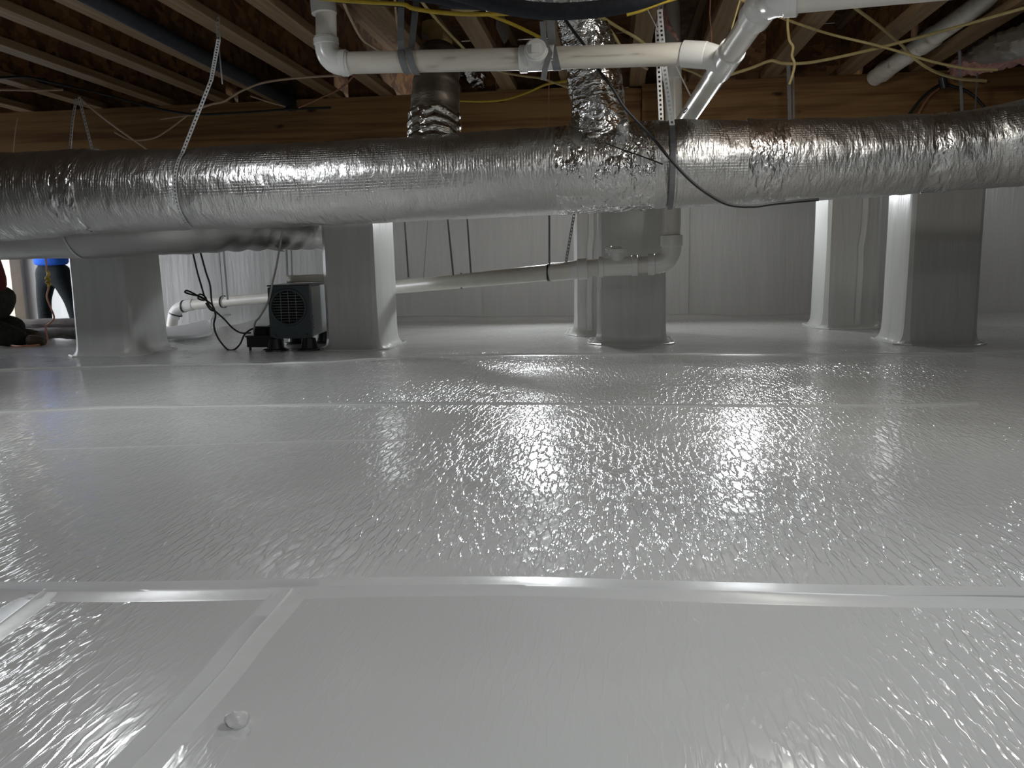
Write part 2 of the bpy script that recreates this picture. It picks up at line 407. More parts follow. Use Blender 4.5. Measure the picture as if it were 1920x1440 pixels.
edges = [DX+.02, at(300, 560, YB).x, at(437, 560, YB).x, at(640, 560, YB).x, at(905, 560, YB).x, at(1110, 560, YB).x, at(1290, 560, YB).x, at(1480, 560, YB).x, at(1760, 560, YB).x, at(1880, 560, YB).x, XR]
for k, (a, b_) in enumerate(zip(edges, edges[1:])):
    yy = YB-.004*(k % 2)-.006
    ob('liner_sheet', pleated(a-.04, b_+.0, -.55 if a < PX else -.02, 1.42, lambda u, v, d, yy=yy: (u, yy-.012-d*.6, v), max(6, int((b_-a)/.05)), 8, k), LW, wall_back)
OY0, OY1 = 4.35, at(22, 560, 7.0).y*0+6.93
wl_ = boxbm(XL-.15, XL, YF, OY0, -.62, 1.85); box(wl_, XL-.15, XL, OY0, YB+.2, 1.36, 1.85); box(wl_, XL-.15, XL, OY1+.08, YB+.2, -.62, 1.36)
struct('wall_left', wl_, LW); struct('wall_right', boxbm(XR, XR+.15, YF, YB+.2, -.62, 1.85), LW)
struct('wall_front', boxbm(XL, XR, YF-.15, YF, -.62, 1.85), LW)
struct('ground', boxbm(XL-9, XR+.1, PY-.3, YB+.2, -.70, -.45), CONC)
# doorway lining
dl = boxbm(XL-.19, XL+.02, OY1-.05, OY1+.085, -.5, 1.38, bev=.004); box(dl, XL-.19, XL+.02, OY0-.08, OY0+.02, -.5, 1.38, bev=.004); box(dl, XL-.19, XL+.02, OY0-.08, OY1+.085, 1.34, 1.42, bev=.004)
tag(struct('trim_doorway', dl, BEIGE), 'beige jamb of the daylit access doorway', None)
# subfloor
ceil = struct('ceiling', boxbm(XL, XR, YF, YB+.2, JZ+.302, JZ+.36), OSBD)
# ------------------------------------------------------------------ joists
BY = 4.86         # front face of the beam
BZ0, BZ1 = 1.125, JZ
FLW = .086; joist_x = []
for px_, lean in zip([-120, 40, 170, 300, 409, 505, 616, 712, 838, 942, 1055, 1180, 1290, 1425, 1569, 1704, 1850, 1990], [0]*18):
    # where the near lower edge meets the top of the beam
    d = ray(px_, 0); yb = 226-.0427*px_; joist_x.append(at(px_, yb, BY).x+FLW/2)
jl = ['leftmost joist in view, dark, by the upper left frame edge', 'second floor joist from the left frame edge, in deep shade']
fl_mesh = boxbm(-FLW/2, FLW/2, YF+.02, YB-.02, 0, .038, bev=.003)
for k, x in enumerate(joist_x):
    nth = ['outside the frame on the far left', 'first', 'second', 'third', 'fourth', 'fifth', 'sixth', 'seventh', 'eighth', 'ninth', 'tenth', 'eleventh', 'twelfth', 'thirteenth', 'fourteenth', 'fifteenth', 'sixteenth', 'beyond the right frame edge'][k]
    t = thing('floor_joist', 'timber I-joist with panel web, ' + (nth+' from the left where joists meet the beam' if 0 < k < 17 else nth), 'joist', (x, 0, JZ), 'floor joists overhead')
    if k == 0:
        me_f = ob('bottom_flange', fl_mesh, FLG, t, False); me_f.matrix_parent_inverse = Matrix.Identity(4)
        wb = ob('web', boxbm(-.006, .006, YF+.02, YB-.02, .038, .264), OSBM, t, False); wb.matrix_parent_inverse = Matrix.Identity(4)
        tf = me_f.copy(); COL.objects.link(tf); tf.name = 'top_flange'; tf.parent = t; tf.location = (0, 0, .264)
        j0 = (me_f, wb, tf)
    else:
        for s in j0:
            c = s.copy(); COL.objects.link(c); c.parent = t
# blocking between joists above the beam
for k in range(1, len(joist_x)-1):
    a, b_ = joist_x[k]+.008, joist_x[k+1]-.008
    if k in (7,): continue
    gap = {11: (.0, .10), 12: (.05, .0), 13: (.09, .0), 14: (.10, .02), 8: (.0, .08), 6: (.06, 0), 3: (0, .05), 4: (.06, 0)}.get(k, (.0, .0))
    a += gap[0]; b_ -= gap[1]
    yq = BY+.05+.03*(k % 2)
    o = ob('blocking_panel', boxbm(a, b_, yq, yq+.022, JZ+.001, JZ+.296, bev=.002), OSBM, None, False)
    tag(o, 'strand board blocking above the beam, in the bay right of the %s joist' % ['', 'first', 'second', 'third', 'fourth', 'fifth', 'sixth', 'seventh', 'eighth', 'ninth', 'tenth', 'eleventh', 'twelfth', 'thirteenth', 'fourteenth', 'fifteenth', 'sixteenth'][k], 'blocking', 'blocking panels between joists')
# stiffener blocks beside two webs
for px_, nm in ((1470, 'short timber block nailed beside the joist above the beam middle right'), (1200, 'short timber block beside the foil riser above the beam')):
    x = at(px_, 150, BY).x
    tag(ob('timber_block', boxbm(x-.05, x+.03, BY-.05, BY+.03, JZ+.002, JZ+.25, bev=.003), FLG, None, False), nm, 'timber')

# ------------------------------------------------------------------ beam
beam = thing('support_beam', 'golden pine girder running across above the wrapped piers', 'beam', (0, BY, BZ0))
xa, xb, xc = at(1073, 220, BY).x, at(1204, 200, BY).x, at(1080, 200, BY+.05).x
ob('board', boxbm(XL, xa, BY, BY+.043, BZ0+.004, BZ1, bev=.004), BEAM, beam, False)
ob('board', boxbm(xa+.003, xb-.002, BY+.045, BY+.085, BZ0, BZ1-.012, bev=.004), BEAM, beam, False)
ob('board', boxbm(xb, XR, BY-.002, BY+.043, BZ0, BZ1, bev=.004), BEAM, beam, False)
ob('board', boxbm(XL, XR, BY+.088, BY+.13, BZ0, BZ1, bev=.004), BEAM, beam, False)
# beam joint, two far beams right of the riser
# ------------------------------------------------------------------ piers
def pier(xl, xr, yf, D, ztop, label, wob=0, seedk=0, fold=None, group='wrapped piers'):
    t = thing('support_pier', label, 'pier', ((xl+xr)/2, yf+D/2, 0), group)
    b_ = bmesh.new(); N = 14; per = []
    W = xr-xl
    def outline(e):
        pts = []
        cr = .022
        cs = [(xl, yf), (xr, yf), (xr, yf+D), (xl, yf+D)]
        for s in range(4):
            a = Vector((*cs[s], 0)); c = Vector((*cs[(s+1) % 4], 0)); dr = (c-a).normalized(); nr = Vector((dr.y, -dr.x, 0))
            for i in range(N):
                f = i/(N-1); f = (cr+f*((c-a).length-2*cr))/(c-a).length
                pts.append((a+(c-a)*f+nr*e, nr, s, f))
        return pts
    zs = [-.02, .004, .012, .03, .06, .12, .25, .4, .55, .7, .85, 1.0, 1.12, ztop]
    rows = []
    for z in zs:
        fe = .036*math.exp(-max(z, 0)/.022)+.004*math.exp(-z/.2)
        row = []
        for p, nr, s, f in outline(0):
            d = .006*nz(p.x*1.3+seedk, p.y*1.3, z*.35, 4.)+.004*nz(p.x+seedk, p.y, z*.2, 14.)
            q = p+nr*(fe*(1+.6*nz(p.x, p.y, seedk, 9.))+d)
            zz = z+(fl(q.x, q.y) if z < .05 else 0)
            row.append(b_.verts.new((q.x+wob*z, q.y, zz)))
        rows.append(row)
    n = len(rows[0])
    for i in range(len(zs)-1):
        for k in range(n): b_.faces.new((rows[i][k], rows[i][(k+1) % n], rows[i+1][(k+1) % n], rows[i+1][k]))
    b_.faces.new(rows[-1])
    ob('liner_wrap', b_, LP, t)
    if fold is not None:
        xx = xl+W*fold
        pts = [Vector((xx+.02*nz(z, seedk, 1, 2.)+wob*z+.012*(z > .6), yf-.016, z)) for z in [i*.09+.03 for i in range(13)]]
        ob('fold', ribbon(pts, .035, .004, Vector((1, -.25, 0)), sub=2), LP, t)
    # mastic run at the foot
    b2 = bmesh.new(); c = []
    for p, nr, s, f in outline(.06): c.append((p+nr*.012*nz(p.x, p.y, 3, 12.)))
    pts = [Vector((p.x, p.y, fl(p.x, p.y)+.003)) for p in c]+[Vector((c[0].x, c[0].y, fl(c[0].x, c[0].y)+.003))]
    ob('foot_tape', ribbon(pts, .05, .003, Vector((.3, .7, 0)), bm=b2) if False else tube(pts, .006, 6, 1, False, b2), LT, t)
    return t
def fx(px_, py, Y): return at(px_, py, Y).x
y1 = atz(190, 668).y; y2 = atz(650, 656).y; y3 = atz(1180, 645).y; y5 = atz(1760, 646).y; y4 = atz(1590, 617).y; y6 = atz(1095, 628).y

pier(fx(143, 668, y1), fx(243, 668, y1), y1, .42, BZ0, 'white wrapped pier nearest the daylit doorway, left of the dehumidifier', -.006, 1)
pier(fx(612, 655, y2), fx(708, 655, y2), y2, .47, BZ0, 'white wrapped pier right behind the dehumidifier, left of middle', -.0, 2, None)
pier(fx(1121, 645, y3), fx(1247, 645, y3), y3, .40, BZ0, 'white wrapped pier standing behind the cleanout fitting of the low drain pipe', 0, 3)
pier(fx(1697, 646, y5), fx(1831, 646, y5), y5, .42, BZ0, 'rightmost and nearest white wrapped pier with shaded front', .0, 4)
pier(fx(1545, 618, y4), fx(1644, 618, y4), y4, .40, BZ0+.25, 'white wrapped pier with long crooked vertical fold, left of the rightmost pier', .0, 5, .62)
pier(fx(1077, 628, y6), fx(1165, 628, y6), y6, .35, BZ0+.25, 'narrow lit pier mostly hidden behind the pier with the cleanout fitting', .0, 6, .34)

# ------------------------------------------------------------------ main trunk duct
def duct_path(lst):
    pts, rr = [], []
    for x, t_, b_, Y in lst:
        c = at(x, (t_+b_)/2, Y); pts.append(c); rr.append((b_-t_)/2*depth(c)/F*.985)
    return pts, rr
DL = [(-420, 296, 470, 3.62), (-200, 293, 465, 3.62), (0, 288, 452, 3.62), (100, 285, 444, 3.62), (150, 283, 437, 3.62), (260, 283, 435, 3.62), (340, 281, 431, 3.62), (368, 281, 425, 3.62), (395, 277, 430, 3.62), (600, 268, 423, 3.62), (800, 257, 413, 3.62),
      (1000, 243, 404, 3.62), (1150, 234, 396, 3.62), (1235, 229, 391, 3.62), (1256, 231, 387, 3.62), (1280, 226, 389, 3.62), (1420, 228, 381, 3.61), (1600, 223, 372, 3.60), (1720, 216, 362, 3.58), (1745, 220, 358, 3.57), (1770, 214, 358, 3.56), (1850, 203, 353, 3.54), (1920, 188, 348, 3.50), (2050, 160, 340, 3.44), (2300, 90, 320, 3.3)]
dpts, drr = duct_path(DL)
dpts += [dpts[-1]+Vector((.45, -.03, .05)), Vector((XR+.01, dpts[-1].y-.05, dpts[-1].z+.07))]; drr += [drr[-2]*1.0]*2; drr[-3] = drr[-4]*1.0
def dd(L, th, r):
    a = .0045*nz(L*1.1, math.cos(th)*.5, math.sin(th)*.5, 6.) + .0035*nz(L*3.2, math.cos(th)*.35, math.sin(th)*.35, 9.)
    return a
trunk = thing('trunk_duct', 'long silver foil wrapped trunk duct crossing the whole view', 'duct', dpts[0])
ob('sleeve', tube(dpts, drr, 72, 22, True, None, dd), FOIL, trunk)
def duct_c(px_):
    best = None
    for (a, b_), (ra, rb), (la, lb) in zip(zip(dpts, dpts[1:]), zip(drr, drr[1:]), zip(DL, DL[1:])):
        if la[0] <= px_ <= lb[0]:
            f = (px_-la[0])/(lb[0]-la[0]); return a+(b_-a)*f, ra+(rb-ra)*f
    return dpts[-1], drr[-1]
def collar(px0, px1, extra, mat, name, am=.006, fr=20.):
    pts, rr = [], []
    for i in range(5):
        c, r_ = duct_c(px0+(px1-px0)*i/4); pts.append(c); rr.append(r_+extra)
    return ob(name, tube(pts, rr, 64, 5, True, None, lambda L, th, r: am*nz(L*1.5+px0, math.cos(th)*.25, math.sin(th)*.25, fr)), mat, trunk)
collar(142, 186, .004, TAPEF, 'foil_tape', .010)
collar(1395, 1470, .004, TAPEF, 'foil_tape', .005)
collar(1046, 1225, .003, FOILC, 'crumpled_wrap', .010, 11.)
collar(1735, 1772, .004, TAPEF, 'foil_tape', .007)
# lap edge of foil jacket on right section
c0, r0 = duct_c(1500); c1, r1 = duct_c(1700)
# riser of crumpled foil
rp = P([(1122, 330, 3.62), (1124, 262, 3.62), (1122, 215, 3.60), (1117, 165, 3.60), (1110, 120, 3.60), (1098, 70, 3.58), (1088, 30, 3.56), (1070, -25, 3.52), (1040, -70, 3.45)])
rad = [.15, .155, .120, .114, .110, .107, .105, .105, .105]
riser = thing('riser_duct', 'crumpled shiny foil riser rising from the trunk duct past the white pipe', 'duct', rp[1])
ob('sleeve', tube(rp, rad, 56, 12, True, None, lambda L, th, r: .010*nz(L*1.4, math.cos(th)*.3, math.sin(th)*.3, 11.)+.004*nz(L, math.cos(th)*.2, math.sin(th)*.2, 40.)), FOILC, riser)
k = at(1169, 236, 3.42)
ob('sealed_knob', tube([k+Vector((0, .09, -.01)), k+Vector((0, .02, 0)), k, k+Vector((0, -.012, .0))], [.026, .026, .02, .004], 16, 3), TAPEF, riser)
# foil elbow along the top behind the black line set
rp = P([(910, -8, 3.3), (1000, -10, 3.3), (1090, -12, 3.35), (1180, -22, 3.4)])
tag(ob('foil_branch_duct', tube(rp, .055, 28, 6, True, None, lambda L, th, r: .006*nz(L, math.cos(th)*.3, math.sin(th)*.3, 18.)), FOILC), 'strip of crumpled foil duct above the thick black insulated line', 'duct')
# brown flex branch
rp = P([(813, 300, 3.68), (814, 250, 3.72), (815, 215, 3.74), (817, 170, 3.76), (820, 135, 3.80), (822, 105, 3.86)])
fx_ = thing('flex_duct', 'dull brown flexible branch duct with wrinkled shiny base behind the white pipe', 'duct', rp[1])
ob('sleeve', tube(rp[1:], [.116, .114, .108, .102, .098], 48, 14, True, None, lambda L, th, r: .003*math.sin(L*90)*(1 if L > .2 else .4)), FLEXM, fx_)
ob('wrinkled_collar', tube(rp[:3], [.125, .121, .117], 56, 16, True, None, lambda L, th, r: .005*math.sin(L*130+4*nz(math.cos(th), math.sin(th), L, 2.))+.004*nz(L, math.cos(th)*.3, math.sin(th)*.3, 24.)), foil('flex_foil', 12, 20, 1.6, .2, (.62, .6, .56), False), fx_)
# round gold end in dark bay
c = at(806, 66, 4.05)
cl = thing('duct_collar', 'round tan ended duct boot in the dark joist bay above the flex duct', 'duct boot', c)
ob('shell', tube([c+Vector((0, .20, .02)), c], .072, 28), BOARD, cl); ob('face', tube([c+Vector((0, -.001, 0)), c+Vector((0, -.006, 0))], [.070, .066], 28), BOARD, cl)
ob('brace', ribbon([c+Vector((-.10, -.012, .05)), c+Vector((.06, -.012, -.07))], .02, .003, Vector((.4, 0, .6))), GALV, cl)
c = at(905, 40, 4.3)
tag(ob('round_duct', tube([c+Vector((.02, .3, .03)), c+Vector((0, 0, 0))], [.085, .08], 28, 1, True), GALV), 'round dark metal duct end peeking between joists right of the tan boot', 'duct')
# foil scrap behind the flex duct
rp = P([(862, 120, 4.85), (884, 138, 4.9), (902, 154, 4.95), (922, 174, 5.02)])
tag(ob('foil_branch_duct', tube(rp, [.05, .058, .06, .06], 26, 8, True, None, lambda L, th, r: .012*nz(L, math.cos(th)*.3, math.sin(th)*.3, 20.)), FOILC), 'crumpled foil branch disappearing behind the beam beside the brown flex duct', 'duct')
# lower rear duct on the left
lp = P([(-350, 440, 4.05), (-100, 436, 4.05), (60, 434, 4.1), (180, 432, 4.12), (300, 428, 4.18), (380, 424, 4.3), (450, 421, 4.5), (530, 420, 4.8), (600, 420, 5.15), (650, 420, 5.35)])
rear = thing('rear_duct', 'lower foil duct partly hidden behind the trunk duct on the left', 'duct', lp[2])
def rd(L, th, r):
    return .006*math.sin(L*42)*max(0, min(1, (L-2.0)*2.5))*(1 if L < 3.2 else .3)+.004*nz(L, math.cos(th)*.3, math.sin(th)*.3, 5.)
ob('sleeve', tube(lp, [.150, .150, .150, .148, .146, .146, .150, .155, .160, .162], 56, 16, True, None, rd), FOILD, rear)
for px_, Y, rr_ in ((150, 4.115, .151), (545, 4.87, .161)):
    c = at(px_, 432 if px_ < 300 else 420, Y)
    pts = [c+Vector((.010*math.sin(a)+(.03 if px_ < 300 else -.05)*-math.sin(a), -rr_*1.03*math.cos(a), rr_*1.03*math.sin(a))) for a in [math.pi*(i/24-.5) for i in range(25)]]
    ob('band', ribbon(pts, .012 if px_ < 300 else .02, .003, Vector((1, 0, 0))), GALV if px_ < 300 else STRAPG, rear)

# ------------------------------------------------------------------ PVC drain pipes
PR = .0415
def fit(pts, r_, name, par, mat=None, seg=28, sub=1): return ob(name, tube(pts, r_, seg, sub), mat or PVCF, par)
def sock(a, b_, r_, name, par, mat=None):
    a, b_ = Vector(a), Vector(b_); d = (b_-a).normalized()
    return ob(name, tube([a, a+d*.003, b_-d*.003, b_], [r_*.93, r_, r_, r_*.93], 28), mat or PVCF, par)
UY = 3.22
A = lambda x, y, Y=UY: at(x, y, Y)
up = thing('drain_pipe', 'white upper drain pipe with elbow, cleanout plug and wye crossing near the ceiling', 'pipe', A(620, 110))
fit([A(648, 118), A(985, 110.5)], PR, 'pipe', up, PVCD); fit([A(985, 110.5), A(1290, 101, 3.20)], PR, 'pipe', up, PVCD)
fit([A(612, 74), A(611, 25), A(606, -80)], PR*.98, 'pipe', up, PVC)
fit([A(612, 70), A(612.5, 84), A(616, 102), A(628, 115), A(643, 119), A(655, 118)], PR*1.12, 'elbow', up, None, 28, 6)
sock(A(640, 118.5), A(652, 118), PR*1.22, 'elbow_hub', up); sock(A(611, 72), A(612, 85), PR*1.20, 'elbow_hub', up)
sock(A(603, -20), A(608, 27), PR*1.20, 'coupling', up)
sock(A(976, 111), A(1040, 108), PR*1.13, 'cleanout_tee', up); sock(A(974, 111), A(990, 110.6), PR*1.22, 'tee_hub', up)
c = A(1006, 96, UY-.045)
sock(c+Vector((0, .05, -.01)), c+Vector((0, -.012, .004)), .046, 'cleanout_hub', up)
sock(c+Vector((0, -.010, .004)), c+Vector((0, -.020, .006)), .039, 'cleanout_plug', up)
pb = ob('plug_boss', boxbm(-.017, .017, -.012, .0, -.017, .017, bev=.003), PVCF, up); pb.matrix_parent_inverse = Matrix.Translation(-up.location); pb.location = c+Vector((0, -.020, .006))
# wye and diagonal pipe
D0, D1, D2 = at(1428, 12, 2.62), at(1365, 108, 3.14), at(1272, 246, 4.25)
dv = (D2-D0).normalized()
jn = D0+dv*((D1-D0).dot(dv))
fit([D0, jn], PR, 'pipe', up, PVC); fit([jn, D2], PR, 'pipe', up, PVC)
sock(jn-dv*.12, jn+dv*.11, PR*1.16, 'wye', up)
e0 = A(1280, 101, 3.20); e1 = A(1325, 104, 3.17)
sock(e0, e1, PR*1.17, 'elbow_hub', up); fit([e1-(e1-e0)*.2, e1, A(1343, 110, 3.15), jn], PR*1.12, 'elbow', up, None, 28, 5)
fit([D0+dv*.05, D0, D0-dv*.03+Vector((.02, 0, 0)), at(1462, -2, 2.5), at(1490, -2, 2.48)], PR*1.15, 'elbow', up, None, 28, 6)
sock(D0+dv*.09, D0+dv*.01, PR*1.22, 'elbow_hub', up); sock(at(1470, -3, 2.49), at(1498, -5, 2.48), PR*1.24, 'elbow_hub', up)
fit([at(1485, -4, 2.48), Vector((XR+.01, 2.30, at(1720, -22, 2.40).z+.10))], PR, 'pipe', up, PVC)
# vertical stack, behind the trunk duct, and low run
VY = 4.42
lo = thing('drain_stack', 'white drain stack dropping behind the trunk duct into the low sloping drain', 'pipe', at(1260, 470, VY))
fit([at(1256, -60, VY), at(1260, 60, VY), at(1264, 240, VY), at(1261, 420, VY), at(1259, 450, VY)], .0445, 'pipe', lo, PVC)
sock(at(1257, 118, VY), at(1258, 150, VY), .054, 'coupling', lo)
sock(at(1259, 441, VY), at(1259, 462, VY), .060, 'elbow_hub', lo)
fit([at(1259, 455, VY), at(1258, 470, VY), at(1251, 486, VY), at(1236, 494, VY), at(1215, 496, VY)], .053, 'elbow', lo, None, 28, 6)
sock(at(1214, 496, VY), at(1228, 495.5, VY), .058, 'elbow_hub', lo)
fit([at(1225, 495.5, VY), at(1090, 503, VY)], .0445, 'pipe', lo, PVC)
sock(at(1122, 501, VY), at(1196, 497.5, VY), .052, 'cleanout_tee', lo); sock(at(1122, 501, VY), at(1132, 500.5, VY), .058, 'tee_hub', lo); sock(at(1184, 498, VY), at(1196, 497.5, VY), .058, 'tee_hub', lo)
sock(at(1158, 490, VY), at(1156, 470, VY), .046, 'cleanout_hub', lo); sock(at(1156, 474, VY), at(1156, 466, VY), .060, 'cleanout_cap', lo); sock(at(1156, 467, VY), at(1156, 461.5, VY), .032, 'cap_nut', lo)
L0, L1, L2 = at(1105, 503, VY), at(1040, 510, VY-.02), at(757, 537, 5.28)
fit([L0, L1, L2, at(690, 544, 5.7), at(600, 551, 6.3)], .0445, 'pipe', lo, PVC, 28)
sock(at(1083, 505, VY), at(1102, 503.5, VY), .058, 'elbow_hub', lo); fit([at(1034, 510.5, VY), at(1060, 508, VY), at(1090, 504.5, VY)], .050, 'elbow', lo, None, 28, 4)
ob('hose_clamp', ribbon([at(1029, 511, VY)+Vector((.004*math.sin(a), .047*math.sin(a), .047*math.cos(a))) for a in [i*math.pi/12 for i in range(25)]], .012, .003, Vector((1, 0, -.06))), BLKP, lo)
c = L1+(L2-L1)*((L1.x-at(853, 528, 4.7).x)/(L1.x-L2.x))
ob('hose_clamp', ribbon([c+Vector((-.012*math.sin(a), .047*math.sin(a), .047*math.cos(a))) for a in [i*math.pi/12 for i in range(25)]], .012, .003, Vector((1, 0, -.06))), BLKP, lo)
# far end of low run
fp = P([(660, 546, 6.35), (600, 551, 6.5), (450, 563, 6.75), (355, 572, 6.8)])
far = thing('drain_pipe', 'far white drain pipe with elbow dropping to the floor behind the dehumidifier', 'pipe', fp[2])
fit(fp, .0445, 'pipe', far, PVC)
fit(P([(362, 571.5, 6.8), (349, 573, 6.8), (336, 578, 6.8), (328, 586, 6.8), (325, 597, 6.8)]), .052, 'elbow', far, None, 24, 5)
fit(P([(325, 592, 6.8), (322, 612, 6.8)]), .047, 'pipe', far, PVC)
for px_, py in ((346, 574), (419, 566)):
    c = at(px_, py, 6.8 if px_ < 360 else 6.77)
    ob('hose_clamp', ribbon([c+Vector((.01*math.sin(a), .055*math.sin(a), .055*math.cos(a))) for a in [i*math.pi/10 for i in range(21)]], .014, .003, Vector((1, 0, .1))), BLKP, far)
ob('hose_clamp', ribbon([at(329, 589, 6.8)+Vector((.056*math.cos(a), .056*math.sin(a), -.02*math.cos(a))) for a in [i*math.pi/10 for i in range(21)]], .012, .003, Vector((0, 0, 1))), BLKP, far)
# white pipe running along the joist bay at upper right
wp = P([(1640, 146, 4.84), (1757, 64, 4.3), (1905, -40, 3.85)])
wp.append(Vector((wp[-1].x+.02, 1.2, wp[-1].z)))
ur = thing('drain_pipe', 'white pipe running in the joist bay at the upper right corner', 'pipe', wp[0])
fit(wp, .045, 'pipe', ur, PVCD); sock(at(1727, 85, 4.44), at(1752, 67.5, 4.32), .051, 'coupling', ur, PVCD)  # darker marked pipe colour here stands in for the dim light in the bay
sock(at(1652, 138, 4.78), at(1664, 129, 4.73), .050, 'coupling', ur, PVCD)

# ------------------------------------------------------------------ hangers and straps
SX = Vector((1, 0, 0))
def strap(pix_pts, Y, wd, mat, label, holes=0, name='hanger_strap', group=None, sub=1, wdir=SX):
    o = ob(name, ribbon(P(pix_pts, Y), wd, .0016 if holes else .002, wdir, holes, sub), mat, None, False)
    return tag(o, label, 'strap', group)
def hang(px_, top_pts, label, wd=.019, lean=0.0):
    """perforated steel hanger: from the joist down and round the front of the trunk duct"""
    c, r_ = duct_c(px_); r_ += .012
    t = thing('duct_hanger', label, 'strap', c+Vector((0, -r_, 0)))
    ax = Vector((lean, 0, 0))
    arc = [c+Vector((lean*math.sin(a), -r_*math.cos(a), r_*math.sin(a))) for a in [math.radians(d) for d in range(50, -91, -10)]]
    ob('drop', ribbon(top_pts+[arc[0]], wd, .0016, SX, .017), GALV, t, False)
    ob('sling', ribbon(arc, wd, .0016, SX, .017 if lean else 0), GALV if lean else STRAPG, t, False)
    return t
def jside(px_, py, k):
    d = ray(px_, py); xx = joist_x[k]+FLW/2+.004; return EYE+d*(xx/d.x)

hang(368, [jside(408, 32, 6), jside(410, 74, 6)]+P([(396, 150, 3.50)]), 'perforated steel hanger slung round the trunk duct at left', .017, .015)
strap([(409, 72), (417, 158)], 3.6, .006, GALV, 'short loose tail of steel strap beside the left perforated hanger')
hang(1256, P([(1237, 18, 3.44), (1246, 130, 3.44)]), 'right perforated steel hanger running down onto the trunk duct', .022)
strap([(1240, 8), (1233, 60), (1235, 120), (1240, 229)], 3.80, .022, GALV, 'perforated steel strap going behind the trunk duct beside the white stack', .020)
strap([(148, 182), (160, 230), (178, 300)], 3.75, .014, GALV, 'thin perforated strap meeting the trunk duct near the left edge', .017)
strap([(143, 185), (136, 225), (129, 300)], 3.85, .014, GALV, 'shaded perforated strap just left of the thin bright one', .017)
strap([(33, 222), (28, 250), (24, 295)], 3.85, .005, PALEW, 'faint thin hanger wire at the far left edge')
def pipe_strap(x, y, tops, label, wd, spread=0):
    c = A(x, y); r_ = PR*1.04+.002
    t = thing('pipe_strap', label, 'strap', c)
    loop = [c+Vector((-spread*.25-.010*math.sin(a), -r_*math.cos(a), r_*math.sin(a))) for a in [math.radians(d) for d in range(80, -101, -15)]]
    ob('webbing', ribbon([tops[0], loop[0]+Vector((0, -.012, .03))]+loop, wd, .002, SX), STRAPG, t, False)
    if len(tops) > 1:
        lp2 = [c+Vector((spread*.75-.012*math.sin(a), -(r_+.004)*math.cos(a), (r_+.004)*math.sin(a))) for a in [math.radians(d) for d in range(110, -101, -15)]]
        ob('webbing', ribbon([tops[1]]+lp2, wd, .002, SX), STRAPG, t, False)
    return t
pipe_strap(763, 116, [A(753, -30), A(784, -30, 3.32)], 'left grey webbing strap holding the white upper pipe', .026, .034)
ps2 = pipe_strap(1040, 109, [A(1028, -30, 3.15)], 'grey webbing strap in front of the cleanout plug on the upper pipe', .030)
ob('webbing', ribbon(P([(1017, 40), (1020, 75), (1031, 100), (1022, 128), (1019, 150)], 3.165), .022, .002, SX), STRAPG, ps2, False)
strap([(1478, 118), (1482, 260)], 4.3, .018, STRAPG, 'broad grey strap crossing the beam right of the slanting pipe')
strap([(1487, 100), (1489, 260)], 4.36, .009, STRAPG, 'slim grey strap just right of the broad one on the beam')
strap([(1799, 95), (1805, 240)], 4.2, .013, STRAPG, 'grey strap dropping to the trunk duct at far right beside the black arched cord')
strap([(1835, 75), (1827, 240)], 4.5, .007, STRAPG, 'slender brown grey strap nearest the right frame edge')
low = [((758, 400), (766, 520), 4.75, .010, 'leftmost dark strap hanging to the low drain right of the pier'), ((803, 400), (794, 522), 4.9, .003, 'hair thin wire beside the leftmost low drain strap'),
       ((838, 396), (850, 516), 4.63, .011, 'dark strap ending at the clamp on the low drain'), ((875, 394), (883, 512), 4.66, .010, 'dark strap just right of the clamp strap on the low drain'),
       ((1030, 380), (1030, 500), 4.38, .011, 'straight dark strap above the grey coupling of the low drain')]
for a, b_, Y, wd_, lb in low: strap([a, b_], Y, wd_, STRAPG, lb)
strap([(1079, 388), (1061, 492)], 4.42, .014, STRAPG, 'slanting dark perforated strap left of the cleanout cap', .018)
for a, b_, wd_, lb in (((411, 470), (418, 560), .008, 'left strap of the pair holding the far drain pipe'), ((419, 470), (427, 562), .016, 'right strap of the pair holding the far drain pipe'),
                       ((537, 465), (540, 545), .018, 'wide dark strap above the hose coil'), ((546, 465), (549, 545), .012, 'narrow dark strap above the hose coil')):
    strap([a, b_], 6.55, wd_, STRAPG, lb)

# ------------------------------------------------------------------ cables
def below(p, r_=0):
    return EYE+(p-EYE)*((JZ-.006-r_-CAMH)/(p.z-CAMH)) if p.z > JZ-.006-r_ else p
def cable(pts, r_, mat, label, name='electrical_cable', Y=None, cat='cable', sub=8, seg=8):
    return tag(ob(name, tube([below(p, r_) for p in P(pts, Y)], r_, seg, sub), mat), label, cat)
cable([(560, -8), (630, 0), (700, 5), (755, 8), (775, 16), (830, 24), (900, 27), (960, 25), (1010, 20)], .0075, YEL, 'bright yellow cable swagging below the black insulated line at top', Y=3.05)
cable([(600, -4), (640, 3), (700, 7), (755, 11)], .006, BLK, 'thin black cable twisted with the yellow one at top', Y=3.07)
cable([(825, 12), (860, 14), (900, 14), (940, 14)], .007, BLK, 'short black cable end beside the black insulated line', Y=3.0)
cable([(812, -3), (840, 12), (870, 19), (900, 17)], .006, PALE, 'pale cable looping behind the yellow cable at top', Y=3.1)
cable([(640, -5), (655, 30), (678, 72), (700, 88), (722, 102)], .006, PALEW, 'tan cable bent beside the white elbow', Y=3.8)
cable([(740, -8), (743, 30), (748, 70), (746, 90), (740, 102)], .005, PALEW, 'tan cable dropping left of the grey webbing', Y=3.9)
cable([(770, -25), (800, 15), (840, 60), (878, 100)], .006, PALE, 'pale cable slanting across the dark joist bay', Y=3.7)
cable([(915, 27), (960, 45), (1000, 64), (1036, 82)], .007, YEL, 'yellow cable slanting down to the cleanout plug', Y=3.4)
